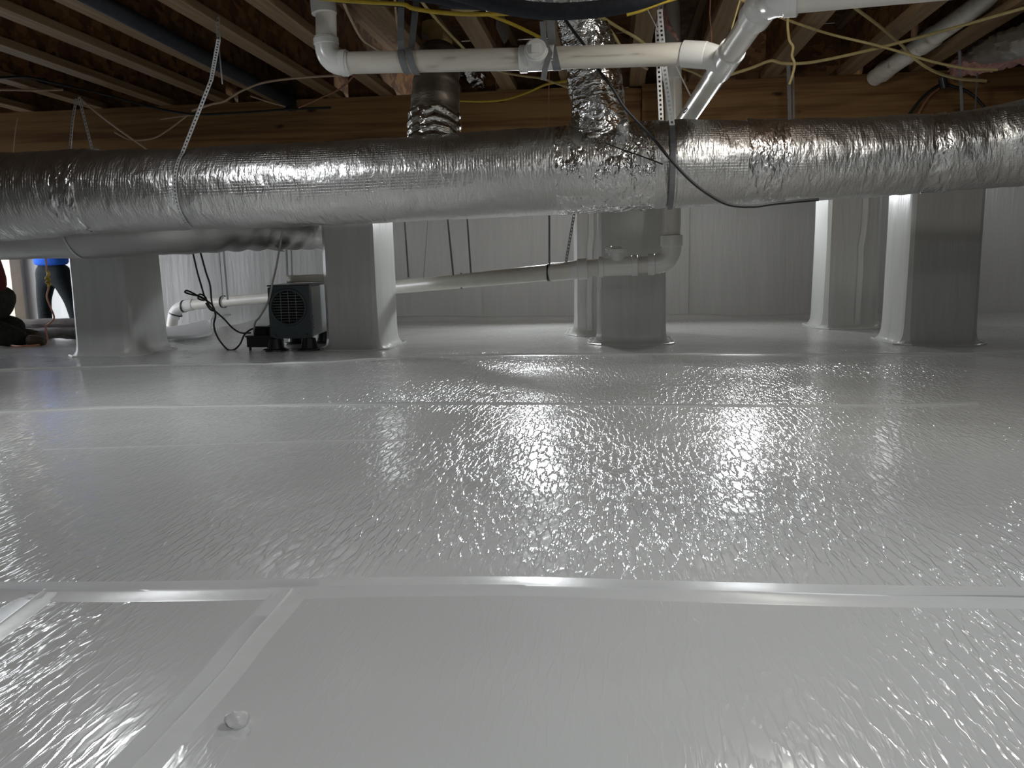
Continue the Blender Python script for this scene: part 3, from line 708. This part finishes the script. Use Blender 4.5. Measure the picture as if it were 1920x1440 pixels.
cable([(860, 189), (905, 190), (950, 186), (990, 173), (1025, 158), (1063, 152)], .007, YEL, 'yellow cable resting along the top of the beam', Y=4.80)
cable([(922, 129), (950, 137), (985, 143), (1015, 147), (1042, 156), (1066, 164)], .006, PALE, 'pale cable crossing below the white pipe toward the riser', Y=4.6)
cable([(1030, 120), (1029, 180), (1029, 245), (1030, 262)], .002, REDW, 'hair thin dark wire hanging in front of the beam', Y=4.5, name='hanging_wire')
cable([(1128, 32), (1160, 52), (1195, 72), (1215, 88), (1250, 115)], .007, PALE, 'pale yellow cable emerging right of the foil riser', Y=3.7)
cable([(1138, 50), (1152, 68), (1166, 92)], .007, PALE, 'short pale cable hugging the right side of the riser', Y=3.65)
cable([(1175, 27), (1200, 20), (1225, 10), (1252, 1), (1290, -10)], .007, YEL, 'yellow cable curving along the right end of the black line', Y=3.0)
cable([(1340, -30), (1385, -3), (1405, 6), (1440, 23), (1500, 46), (1560, 65), (1640, 84), (1700, 101), (1750, 116), (1815, 129), (1870, 131)], .0058, PALE, 'khaki cable passing behind the slanting pipe to the far right bays', Y=3.9)
cable([(1472, 0), (1477, 20), (1477, 50), (1480, 75), (1487, 88), (1485, 105), (1490, 120), (1486, 140), (1480, 158)], .0055, PALE, 'wavy khaki cable hanging below the top right elbow', Y=3.6)
cable([(1340, 150), (1370, 140), (1410, 127), (1445, 114), (1470, 119), (1520, 117), (1600, 101), (1690, 79), (1790, 52), (1860, 32), (1960, 4)], .0068, PALE, 'long pale yellow cable sweeping up to the right frame edge', Y=3.95)
cable([(1585, 2), (1610, 20), (1650, 50), (1690, 84), (1715, 110), (1750, 133), (1795, 147), (1850, 152)], .0068, PALE, 'pale cable crossing the long one and landing on the beam at right', Y=4.1)
cable([(1275, 127), (1300, 136), (1322, 147)], .006, PALE, 'short pale cable between the stack and the slanting pipe', Y=4.5)
cable([(1160, 118), (1190, 118), (1215, 130)], .006, PALEW, 'short tan cable behind the perforated hangers', Y=4.3)
cable([(360, 208), (395, 196), (420, 190), (450, 172), (490, 156), (540, 148), (600, 143), (640, 142)], .0055, PALEW, 'tan cable rising across the left joists to the elbow', Y=4.1)
cable([(215, 248), (245, 262), (285, 260), (315, 244), (352, 216)], .0045, PALEW, 'tan cable sagging in front of the beam at left', Y=4.4)
cable([(152, 186), (190, 218), (230, 248), (278, 282)], .0055, PALEW, 'straight reddish cable slanting down beside the left thin strap', Y=4.3)
cable([(0, 146), (50, 145), (110, 158), (190, 176), (290, 202), (360, 214), (440, 212), (540, 205), (620, 202)], .007, BLK, 'black cable draped below the left joists along the beam', Y=4.55)
cable([(300, 224), (350, 217), (430, 213), (540, 206)], .005, PALEW, 'thin tan wire resting along the beam at left', Y=4.8)
cable([(470, 180), (500, 190), (535, 200)], .004, PALEW, 'short thin wire reaching the dark bracket', Y=4.5)
cable([(560, 202), (600, 184), (640, 165), (665, 140)], .005, REDW, 'dark red cable crossing below the white elbow', Y=4.5)
cable([(-60, 170), (0, 168), (60, 169), (118, 168)], .0065, PALEW, 'straight tan conduit under the far left joists', name='thin_conduit', Y=4.3)
cable([(1332, -6), (1331, 30), (1334, 60), (1334, 84)], .0025, REDW, 'thin drooping wire above the wye fitting', Y=3.7, name='hanging_wire')
cable([(1387, 2), (1376, 40), (1365, 78)], .003, PALE, 'thin pale wire tight along the slanting pipe', Y=3.3, name='hanging_wire')
cable([(1212, 14), (1228, 45), (1245, 84)], .002, WIREW, 'thin silver wire crossing the perforated straps', Y=3.7, name='hanging_wire')
wl = thing('wire_sling', 'thin wire sling looped round the slanting white pipe', 'wire', at(1300, 188, 3.9))
ob('wire', tube(P([(1262, 112, 3.6), (1280, 150, 3.7), (1298, 186, 3.80)]), .0028, 6), WIREW, wl)
q = jn+(D2-jn)*.58
ob('wire_loop', tube([q+RT*(.05*math.cos(a))+FW*(.05*math.sin(a))-UP*.0+Vector((0, 0, .018*math.cos(a))) for a in [i*math.pi/12 for i in range(25)]], .003, 6), STRAPG, wl)
cable([(1058, 34), (1075, 58), (1096, 86), (1120, 128), (1148, 165), (1172, 203), (1212, 246), (1235, 272), (1252, 293), (1290, 334), (1325, 362), (1365, 383), (1410, 387), (1450, 382), (1490, 378), (1535, 374)], .0062, BLK, 'black cord running diagonally in front of the trunk duct and drooping below it', Y=3.30)
cable([(1135, 268), (1165, 280), (1200, 292), (1243, 308)], .003, BLK, 'thin dark wire on the trunk duct left of the hanger', name='hanging_wire', Y=3.40)
ac = thing('arched_cord', 'black cord arched from a clip on the beam at far right', 'cord', at(1770, 155, 4.8))
ob('cord', tube(P([(1700, 222), (1722, 192), (1745, 170), (1768, 158), (1790, 163), (1815, 172), (1838, 192), (1850, 208)], 4.78), .0085, 8, 6), BLK, ac)
ob('cord', tube(P([(1718, 222), (1735, 190), (1752, 172), (1770, 160)], 4.80), .005, 8, 6), REDW, ac)
ob('clip', tube(P([(1767, 146), (1771, 166)], 4.76), .022, 10), BLKP, ac)
# thick black insulated line set
il = thing('insulated_line', 'thick black foam insulated line set sagging across the top edge', 'pipe', A(1020, 10, 2.75))
ob('insulation', tube([at(640, -50, 2.75)+Vector((-.5, -.3, .12)), at(640, -50, 2.75)+Vector((-.1, 0, .02))]+P([(760, -34), (850, -15), (940, 9), (1020, 21), (1100, 19), (1170, 9), (1230, -9), (1330, -50)], 2.75)+[at(1330, -50, 2.75)+Vector((.35, -.1, .10)), at(1330, -50, 2.75)+Vector((.5, -.6, .14))], .0265, 20, 8), BINS, il)
ob('insulation', tube(P([(700, -20), (800, -6), (860, 4), (900, 8), (950, 10)], 2.95), .02, 16, 6), BINS, il)
# black pipe in the left bay with its bracket
bp = thing('black_pipe', 'black pipe running along the left joist bay to a dark bracket', 'pipe', at(300, 85, 3.6))
x0 = at(541, 190, BY-.05)
ob('pipe', tube([x0, Vector((x0.x, 1.2, x0.z+.05))], .034, 18), BINS, bp)
c = at(543, 180, BY-.06)
ob('bracket', boxbm(c.x-.025, c.x+.025, c.y-.03, c.y+.04, c.z-.08, c.z+.06, bev=.004), BLKP, bp, False)
# foil and pink insulation at the upper right
rp = P([(1820, 106, 4.6), (1862, 92, 4.2), (1915, 78, 3.8), (1990, 52, 3.4)])
tag(ob('foil_branch_duct', tube(rp, [.04, .06, .065, .07], 30, 10, True, None, lambda L, th, r: .014*nz(L, math.cos(th)*.3, math.sin(th)*.3, 14.)), FOILD), 'wrinkled grey foil duct in the upper right corner', 'duct')
rp = P([(1790, 126, 4.75), (1840, 112, 4.5), (1890, 98, 4.2), (1960, 82, 3.9)])
tag(ob('insulation_batt', tube(rp, [.04, .06, .065, .06], 24, 10, True, None, lambda L, th, r: .03*nz(L, math.cos(th)*.3, math.sin(th)*.3, 16.)), PINK), 'pink insulation slumping below the upper right foil duct', 'insulation')
rp = P([(1236, 10), (1240, 26), (1254, 50), (1272, 76)], 3.95)
tag(ob('insulation_scrap', tube(rp, [.026, .022, .012, .004], 14, 8, True, None, lambda L, th, r: r*.7*nz(L, math.cos(th)*.1, math.sin(th)*.1, 60.)), PINK), 'torn pink insulation tuft hanging over the white stack', 'insulation')

# ------------------------------------------------------------------ dehumidifier and pump
hy = atz(560, 657).y
def U(px_, py, dy=0): return at(px_, py, hy+dy)
xl_, xr_ = U(512, 632).x, U(583, 632).x; z0, z1 = U(545, 633).z, U(545, 537).z
xw = xr_+.015
dh = thing('dehumidifier', 'dark grey crawl space dehumidifier with round fan grille, beside the pier', 'dehumidifier', (xl_, hy, 0))
HD = .52; rot = Matrix.Translation((xr_, hy, 0)) @ Matrix.Rotation(math.radians(8), 4, 'Z') @ Matrix.Translation((-xr_, -hy, 0))
dpart = []
def dp(name, b_, mat, par=None, smooth=False):
    bmesh.ops.transform(b_, matrix=rot, verts=b_.verts); o = ob(name, b_, mat, par or dh, smooth)
    return o
dp('cabinet', boxbm(xl_+.006, xr_+.0, hy+.053, hy+HD, z0, z1, bev=.006), LGRY)
# front bezel with round opening
cxm, czm, R0 = xl_+(xr_-xl_)*.47, z0+(z1-z0)*.60, .098
b_ = bmesh.new(); n = 32; inner = []; outer = []; back = []
for i in range(n):
    a = 2*math.pi*i/n; ca, sa = math.cos(a), math.sin(a)
    inner.append(b_.verts.new((cxm+R0*ca, hy, czm+R0*sa))); back.append(b_.verts.new((cxm+R0*ca, hy+.05, czm+R0*sa)))
    kx = ((xr_+.004 if ca > 0 else xl_-.004)-cxm)/ca if abs(ca) > 1e-6 else 1e9; kz = ((z1+.004 if sa > 0 else z0-.004)-czm)/sa if abs(sa) > 1e-6 else 1e9
    k_ = min(kx, kz); outer.append(b_.verts.new((cxm+k_*ca, hy, czm+k_*sa)))
bk = [b_.verts.new((v.co.x, hy+.054, v.co.z)) for v in outer]
for i in range(n):
    j = (i+1) % n
    b_.faces.new((inner[i], inner[j], outer[j], outer[i])); b_.faces.new((inner[j], inner[i], back[i], back[j])); b_.faces.new((outer[i], outer[j], bk[j], bk[i]))
bmesh.ops.recalc_face_normals(b_, faces=list(b_.faces)); dp('front_panel', b_, DGRY)
dp('fan_hollow', tube([Vector((cxm, hy+.045, czm)), Vector((cxm, hy+.05, czm))], R0+.004, 32), HOLE, None)
ring = dp('ring', tube([Vector((cxm+(R0+.006)*math.cos(a), hy-.004, czm+(R0+.006)*math.sin(a))) for a in [2*math.pi*i/40 for i in range(41)]], .008, 8), DGRY, None, True)
gr = bmesh.new()
for i in range(-5, 6):
    zz = i*.0165; ww = math.sqrt(max(0, R0*R0-zz*zz))
    if ww > .02: tube([Vector((cxm-ww, hy+.012, czm+zz)), Vector((cxm+ww, hy+.012, czm+zz))], .0014, 6, bm=gr)
for i in (-1, 0, 1):
    xx = i*.045; ww = math.sqrt(R0*R0-xx*xx); tube([Vector((cxm+xx, hy+.010, czm-ww)), Vector((cxm+xx, hy+.010, czm+ww))], .0014, 6, bm=gr)
dp('grille', gr, LGRY, None, True)
dp('top_edge', boxbm(xl_-.006, xr_+.006, hy-.003, hy+HD, z1+.001, z1+.010, bev=.002), BLKP)
dp('edge_strip', boxbm(xr_-.006, xr_+.006, hy-.004, hy+.03, z0, z1, bev=.002), DGRY)
for zz in (.15, .22, .30, .36): dp('indicator', boxbm(xr_+.0, xr_+.003, hy+.05, hy+.085, z0+zz*.32, z0+zz*.32+.010), BLKP)
for xx in (xl_+.03, xr_-.02): dp('corner_screw', tube([Vector((xx, hy-.004, z0+.02)), Vector((xx, hy+.001, z0+.02))], .006, 8), BLKP)
for fx0, fy0 in ((xl_+.015, .03), (xr_-.02, .03), (xl_+.03, HD-.06), (xr_-.02, HD-.06)):
    b_ = tube([Vector((fx0, hy+fy0, .001+fl(fx0, hy))), Vector((fx0, hy+fy0, .008)), Vector((fx0, hy+fy0, .014)), Vector((fx0, hy+fy0, z0-.006)), Vector((fx0, hy+fy0, z0-.001))], [.078, .076, .052, .038, .025], 20)
    dp('foot', b_, BLKP)
# hose coil on top
cc = rot @ Vector((xl_+.20, hy+.20, z1+.01))
b_ = bmesh.new()
pts = [cc+Vector(((.13+.004*math.sin(t_*3))*math.cos(t_), .13*math.sin(t_), .011+.013*t_/(2*math.pi))) for t_ in [i*.3 for i in range(63)]]
tag(ob('hose_coil', tube(pts, .009, 8, 1, True, b_), plain('clear_hose', (.62, .60, .50), .25)), 'coil of cloudy drain hose lying on the dehumidifier', 'hose')
# condensate pump
c0 = atz(488, 657); c0 = Vector((c0.x-.0, c0.y, 0)); pm = thing('condensate_pump', 'small black condensate pump on the floor left of the dehumidifier', 'pump', c0)
ob('tank', boxbm(c0.x-.085, c0.x+.10, c0.y, c0.y+.13, .018, .085, bev=.01), BLKP, pm)
ob('rim', boxbm(c0.x-.09, c0.x+.105, c0.y-.005, c0.y+.135, .080, .090, bev=.003), BLKP, pm)
ob('motor_housing', boxbm(c0.x-.045, c0.x+.085, c0.y+.015, c0.y+.11, .088, .145, bev=.012), BLKP, pm)
ob('motor', tube([Vector((c0.x-.02, c0.y+.005, .112)), Vector((c0.x+.05, c0.y+.005, .115))], .022, 14), HOLE, pm)
for dx in (-.07, .085): ob('foot', tube([Vector((c0.x+dx, c0.y+.015, .0)), Vector((c0.x+dx, c0.y+.015, .022))], .008, 8), BLKP, pm)
cable([(536, 380, 4.5), (530, 430, 4.52), (519, 495, 4.55), (511, 530, hy-.04), (504, 562, hy-.04), (490, 590, hy-.02), (479, 604, hy), (476, 622, hy+.03)], .0062, plain('grey_tube', (.42, .41, .36), .35), 'pale flexible drain tube falling to the condensate pump', name='drain_tube', cat='tube')
cable([(360, 466, 4.55), (370, 510, 4.6), (380, 545, 4.65), (384, 562, 4.65), (372, 560, 4.66), (374, 552, 4.66), (384, 556, 4.65), (392, 572, 4.65), (402, 582, 4.66), (420, 598, 4.66), (436, 615, 4.66), (452, 624, 4.66), (470, 624, 4.70)], .0055, BLK, 'black power cord falling to the condensate pump', name='power_cord', cat='cord')
cable([(374, 466, 4.58), (386, 510, 4.6), (394, 535, 4.6), (397, 566, 4.6), (404, 590, 4.6), (401, 610, 4.6), (408, 632, 4.6), (425, 654, 4.61), (438, 656, 4.62), (450, 645, 4.63), (458, 628, 4.64), (470, 618, 4.65), (482, 615, 4.65), (492, 618, 4.65), (505, 611, 4.65), (516, 609, 4.68)], .0055, BLK, 'black power cord looping from above into the dehumidifier front', name='power_cord', cat='cord')
cable([(390, 566, 4.62), (375, 556, 4.62), (358, 552, 4.62), (347, 548, 4.62), (351, 545, 4.62), (366, 552, 4.62), (384, 562, 4.62), (397, 571, 4.62), (402, 582, 4.62), (394, 580, 4.62), (386, 568, 4.62)], .0055, BLK, 'knotted loop of black cord hanging above the floor left of the pump', name='cord_loop', cat='cord')

# ------------------------------------------------------------------ loose liner, rolls, blob
b_ = bmesh.new()
fx0, fx1 = atz(250, 637).x, atz(395, 625).x; yb0, yb1 = atz(300, 641).y, YB-.25
cols = []
NX, NY = 26, 14
for i in range(NX+1):
    row = []
    for j in range(NY+1):
        u, v = i/NX, j/NY
        yy0 = yb0+.0+.35*max(0, (u-.72)/.28)**2.2; yy1 = yb1-.45*max(0, (u-.72)/.28)**2.2
        y = yy0+(yy1-yy0)*v; xe = at(396, 600, y).x; x = fx0+(xe-fx0)*u
        z = fl(x, y)+.025+.05*v+.010*nz(x, y, 1, 4.)
        row.append(b_.verts.new((x, y, z)))
    cols.append(row)
for i in range(NX):
    for j in range(NY): b_.faces.new((cols[i][j], cols[i+1][j], cols[i+1][j+1], cols[i][j+1]))
o = ob('loose_liner_sheet', b_, SHEET); sm = o.modifiers.new('solid', 'SOLIDIFY'); sm.thickness = .014; sm.offset = 0
tag(o, 'loose round cornered sheet of white liner lying behind the leftmost pier', 'sheet')
def roll(pa, pb, r_, mat, label, am=.006):
    n = 16; pts = [pa+(pb-pa)*(i/n)+Vector((0, 0, .008*nz(i*.4, r_*40, 0, 1.))) for i in range(n+1)]
    return tag(ob('liner_roll', tube(pts, r_, 20, 2, True, None, lambda L, th, r: am*nz(L, math.cos(th)*.4, math.sin(th)*.4, 9.)), mat), label, 'roll')
roll(Vector((at(-90, 640, PY-.06).x, PY-.06, .045+fl(-4.3, PY-.06))), Vector((at(215, 640, PY-.06).x, PY-.06, .045+fl(-3.6, PY-.06))), .040, ROLLG, 'grey rolled liner lying at the pit edge behind the kneeling person')
roll(Vector((at(-90, 620, PY+.05).x, PY+.035, .105)), Vector((at(215, 618, PY+.05).x, PY+.035, .115)), .036, plain('brown_roll', (.20, .175, .165), .6, 0, .4, .4, 10, .004), 'brownish upper roll resting on the grey rolled liner')
b_ = bmesh.new(); bmesh.ops.create_icosphere(b_, subdivisions=3, radius=1)
c = atz(446, 1358)
for v in b_.verts:
    k_ = 1+.30*nz(v.co.x, v.co.y, v.co.z, 1.6)
    v.co = Vector((v.co.x*.0135*k_, v.co.y*.011*k_, v.co.z*.011*k_+.005))
bmesh.ops.translate(b_, vec=(c.x, c.y, fl(c.x, c.y)), verts=b_.verts)
tag(ob('sealant_lump', b_, plain('sealant', (.62, .62, .61), .35)), 'small white sealant lump on the floor at lower left', 'lump')

# ------------------------------------------------------------------ hanging orange cord
oc = thing('extension_cord', 'orange extension cord hanging with a yellow knot before the standing person', 'cord', at(92, 560, 5.3))
ob('cord', tube(P([(84, 470), (87, 495), (90, 530), (91, 540), (88, 552), (89, 562), (95, 577), (101, 592), (100, 600), (92, 607), (86, 611), (86, 620), (88, 630), (89, 640), (85, 646)], 5.28), .006, 8, 6), plain('cord_jacket', (.48, .20, .12), .5), oc)
ob('knot', tube(P([(88, 508), (92, 514), (86, 522), (93, 524), (87, 530), (94, 532), (90, 537)], 5.26), .009, 8, 5), YEL, oc)
gp = atz(85, 648); g2 = [Vector((gp.x, gp.y, 0))]+[atz(*p) for p in ((60, 651), (40, 652), (22, 650), (8, 641), (-20, 632))]
tag(ob('extension_cord', tube([Vector((p.x, p.y, fl(p.x, p.y)+.008)) for p in g2], .006, 8, 6), ORG), 'orange cord trailing on the floor before the kneeling person', 'cord')

# ------------------------------------------------------------------ people
def skin(name, joints, edges, mat, parent, root=0, sub=2):
    """joints: (Vector, rx[, ry])"""
    me = bpy.data.meshes.new(name); me.from_pydata([tuple(j[0]) for j in joints], edges, [])
    o = bpy.data.objects.new(name, me); COL.objects.link(o); me.materials.append(mat)
    o.modifiers.new('skin', 'SKIN').use_smooth_shade = True
    sv = me.skin_vertices[0].data
    for i, j in enumerate(joints):
        sv[i].radius = (j[1], j[2] if len(j) > 2 else j[1]); sv[i].use_root = (i == root)
    s = o.modifiers.new('sub', 'SUBSURF'); s.levels = s.render_levels = sub
    o.parent = parent
    if parent: o.matrix_parent_inverse = Matrix.Translation(-parent.location)
    return o
def head(c, face, up, par, s=1.0):
    face = face.normalized(); up = (up-face*up.dot(face)).normalized(); rt = face.cross(up)
    Mh = Matrix((rt, face, up)).transposed().to_4x4(); Mh.translation = c
    b_ = bmesh.new(); bmesh.ops.create_uvsphere(b_, u_segments=24, v_segments=18, radius=1)
    for v in b_.verts:
        x, y, z = v.co; jaw = 1-.28*max(0, -z)
        v.co = Vector((x*.073*jaw*s, (y*.092*jaw+(.010 if z < 0 and y > 0 else 0))*s, z*.115*s))
        if y > .8 and abs(x) < .2 and -.25 < z < .15: v.co.y += .020*s
    b_.transform(Mh); hd = ob('head', b_, SKIN, par)
    for sx in (-1, 1):
        for nm, loc, r_, mt, q in (('ear', (.074*sx, -.005, 0), (.010, .018, .028), SKIN, 1), ('eye', (.028*sx, .082, .012), (.011, .008, .007), EYEW, 1)):
            e = bmesh.new(); bmesh.ops.create_uvsphere(e, u_segments=10, v_segments=8, radius=1)
            for v in e.verts: v.co = Vector((v.co.x*r_[0]*s+loc[0]*s, v.co.y*r_[1]*s+loc[1]*s, v.co.z*r_[2]*s+loc[2]*s))
            e.transform(Mh); ob(nm, e, mt, hd).matrix_parent_inverse = Matrix.Identity(4)
    e = bmesh.new(); bmesh.ops.create_uvsphere(e, u_segments=20, v_segments=14, radius=1)
    for v in list(e.verts):
        x, y, z = v.co; v.co = Vector((x*.080*s, (y*.098-.012)*s, (z*.100+.030)*s))
    bmesh.ops.delete(e, geom=[v for v in e.verts if v.co.z < -.03*s or (v.co.y > .045*s and v.co.z < .06*s)], context='VERTS')
    e.transform(Mh); o = ob('hair', e, HAIR, hd); o.matrix_parent_inverse = Matrix.Identity(4)
def hand(par, wrist, d, palmn, mat=SKIN):
    d = d.normalized(); n = (palmn-d*palmn.dot(d)).normalized(); s = d.cross(n)
    J = [(wrist, .022, .018), (wrist+d*.045, .036, .015), (wrist+d*.085, .038, .013)]; E = [(0, 1), (1, 2)]
    h = skin('hand', J, E, mat, par, 0, 1)
    for k, (off, ln) in enumerate(((-.030, .060), (-.010, .072), (.010, .068), (.029, .052))):
        a = wrist+d*.078+s*off; J = [(a, .010), (a+d*ln*.5+n*.006, .009), (a+d*ln*.8+n*.022, .008), (a+d*ln*.9+n*.038, .007)]
        f = skin('finger', J, [(0, 1), (1, 2), (2, 3)], mat, h, 0, 1); f.matrix_parent_inverse = Matrix.Identity(4)
    a = wrist+d*.03-s*.025; J = [(a, .012), (a-s*.025+d*.025+n*.008, .010), (a-s*.032+d*.05+n*.016, .008)]
    f = skin('thumb', J, [(0, 1), (1, 2)], mat, h, 0, 1); f.matrix_parent_inverse = Matrix.Identity(4)
def boot(par, ankle, fwd, sole_z):
    fwd = fwd.normalized(); J = [(ankle, .050), (Vector((ankle.x, ankle.y, sole_z+.05))-fwd*.03, .048), (Vector((ankle.x, ankle.y, sole_z+.038))+fwd*.09, .042, .038), (Vector((ankle.x, ankle.y, sole_z+.030))+fwd*.17, .036, .030)]
    skin('boot', J, [(0, 1), (1, 2), (2, 3)], BOOT, par)
# standing person in the entrance pit (only hips and legs show under the ducts)
GZ = -.45; SY = 6.55
def SP(px_, py, dy=0): return at(px_, py, SY+dy)
hip = SP(98, 508); st = thing('person', 'standing person in blue shirt and dark trousers beyond the rolled liner', 'person', (hip.x, hip.y, GZ))
kl, kr = SP(82, 562, -.02), SP(133, 562, .02)
al, ar = Vector((SP(85, 612).x, SY, GZ+.10)), Vector((SP(152, 612).x, SY+.1, GZ+.10))
hl, hr = hip+Vector((-.068, 0, -.05)), hip+Vector((.075, 0, -.05))
J = [(hip+Vector((0, 0, .03)), .150, .11), (hl+Vector((0, 0, -.03)), .088), (kl+Vector((.0, 0, 0)), .062), (al, .050), (hr+Vector((0, 0, -.03)), .088), (kr, .062), (ar, .056), (hip+Vector((0, 0, .09)), .155, .115)]
skin('trousers', J, [(0, 1), (1, 2), (2, 3), (0, 4), (4, 5), (5, 6), (0, 7)], JEANS, st)
tb = hip+Vector((0, 0, .06)); nk = hip+Vector((0, -.16, .58)); ch = hip+Vector((0, -.09, .40))
J = [(hip+Vector((0, 0, .035)), .168, .135), (hip+Vector((0, 0, .10)), .160, .128), (hip+Vector((0, -.03, .22)), .150, .115), (ch, .175, .125), (nk, .06), (ch+Vector((-.19, 0, .08)), .070), (ch+Vector((-.24, -.08, -.14)), .055), (ch+Vector((-.16, -.27, -.06)), .042),
     (ch+Vector((.19, 0, .08)), .070), (ch+Vector((.24, -.08, -.14)), .055), (ch+Vector((.16, -.27, -.06)), .042)]
skin('shirt', J, [(0, 1), (1, 2), (2, 3), (3, 4), (3, 5), (5, 6), (6, 7), (3, 8), (8, 9), (9, 10)], BLUE, st)
skin('neck', [(nk-Vector((0, 0, .03)), .05), (nk+Vector((0, -.04, .07)), .048)], [(0, 1)], SKIN, st)
head(nk+Vector((0, -.07, .17)), Vector((0, -1, -.25)), Vector((0, 0, 1)), st)
for sx in (-1, 1): hand(st, ch+Vector((.16*sx, -.275, -.058)), Vector((-.4*sx, -.8, .2)), Vector((0, 0, -1)))
boot(st, al, Vector((-.15, -1, 0)), GZ); boot(st, ar, Vector((.25, -1, 0)), GZ)
# kneeling person, mostly outside the frame
KY = 5.05
def KP(px_, py, dy=0): return at(px_, py, KY+dy)
gz = fl(-4, KY)
pel = KP(-14, 590); kn = thing('person', 'kneeling person in maroon top and dark trousers cut by the left frame edge', 'person', (pel.x, KY, gz))
pel = Vector((pel.x, KY, .30))
kneeL, kneeR = pel+Vector((-.36, -.10, -.215)), pel+Vector((-.34, .16, -.215))
ankL, ankR = pel+Vector((.12, -.11, -.235)), pel+Vector((.10, .14, -.235))
toeL = Vector((KP(68, 645, -.05).x, KY-.12, gz+.04))
J = [(pel, .165, .13), (pel+Vector((-.02, -.11, -.03)), .115), (kneeL, .085), (kneeL+Vector((.20, 0, .03)), .11), (ankL+Vector((-.02, 0, .03)), .098), (toeL, .05), (pel+Vector((-.02, .11, -.03)), .11), (kneeR, .075), (kneeR+Vector((.2, 0, .03)), .11), (ankR+Vector((0, 0, .03)), .085), (pel+Vector((-.02, 0, .12)), .15, .12)]
skin('trousers', J, [(0, 1), (1, 2), (2, 3), (3, 4), (4, 5), (0, 6), (6, 7), (7, 8), (8, 9), (0, 10)], OLIVE, kn)
ch = pel+Vector((-.17, 0, .42)); nk = ch+Vector((-.10, 0, .17))
J = [(pel+Vector((.0, 0, .0)), .180, .15), (pel+Vector((-.06, 0, .24)), .155, .125), (ch, .17, .14), (nk, .06), (ch+Vector((0, -.17, .05)), .07), (ch+Vector((-.12, -.22, -.18)), .055), (ch+Vector((-.33, -.18, -.26)), .042), (ch+Vector((0, .17, .05)), .07), (ch+Vector((-.12, .22, -.18)), .055), (ch+Vector((-.33, .18, -.26)), .042)]
skin('shirt', J, [(0, 1), (1, 2), (2, 3), (2, 4), (4, 5), (5, 6), (2, 7), (7, 8), (8, 9)], MAROON, kn)
skin('neck', [(nk-Vector((0, 0, .03)), .05), (nk+Vector((-.05, 0, .06)), .048)], [(0, 1)], SKIN, kn)
head(nk+Vector((-.08, 0, .16)), Vector((-1, 0, -.4)), Vector((0, 0, 1)), kn)
for sy in (-1, 1): hand(kn, ch+Vector((-.34, .18*sy, -.265)), Vector((-.8, -.2*sy, -.4)), Vector((0, 0, -1)))
for a, sy in ((toeL, -1), (ankR, 1)):
    skin('boot', [(a+Vector((-.02, 0, .0)), .044), (a+Vector((.06, 0, -.005)), .040), (a+Vector((.10, 0, -.010)), .032), (a+Vector((.13, 0, -.012)), .024)], [(0, 1), (1, 2), (2, 3)], BOOT, kn)
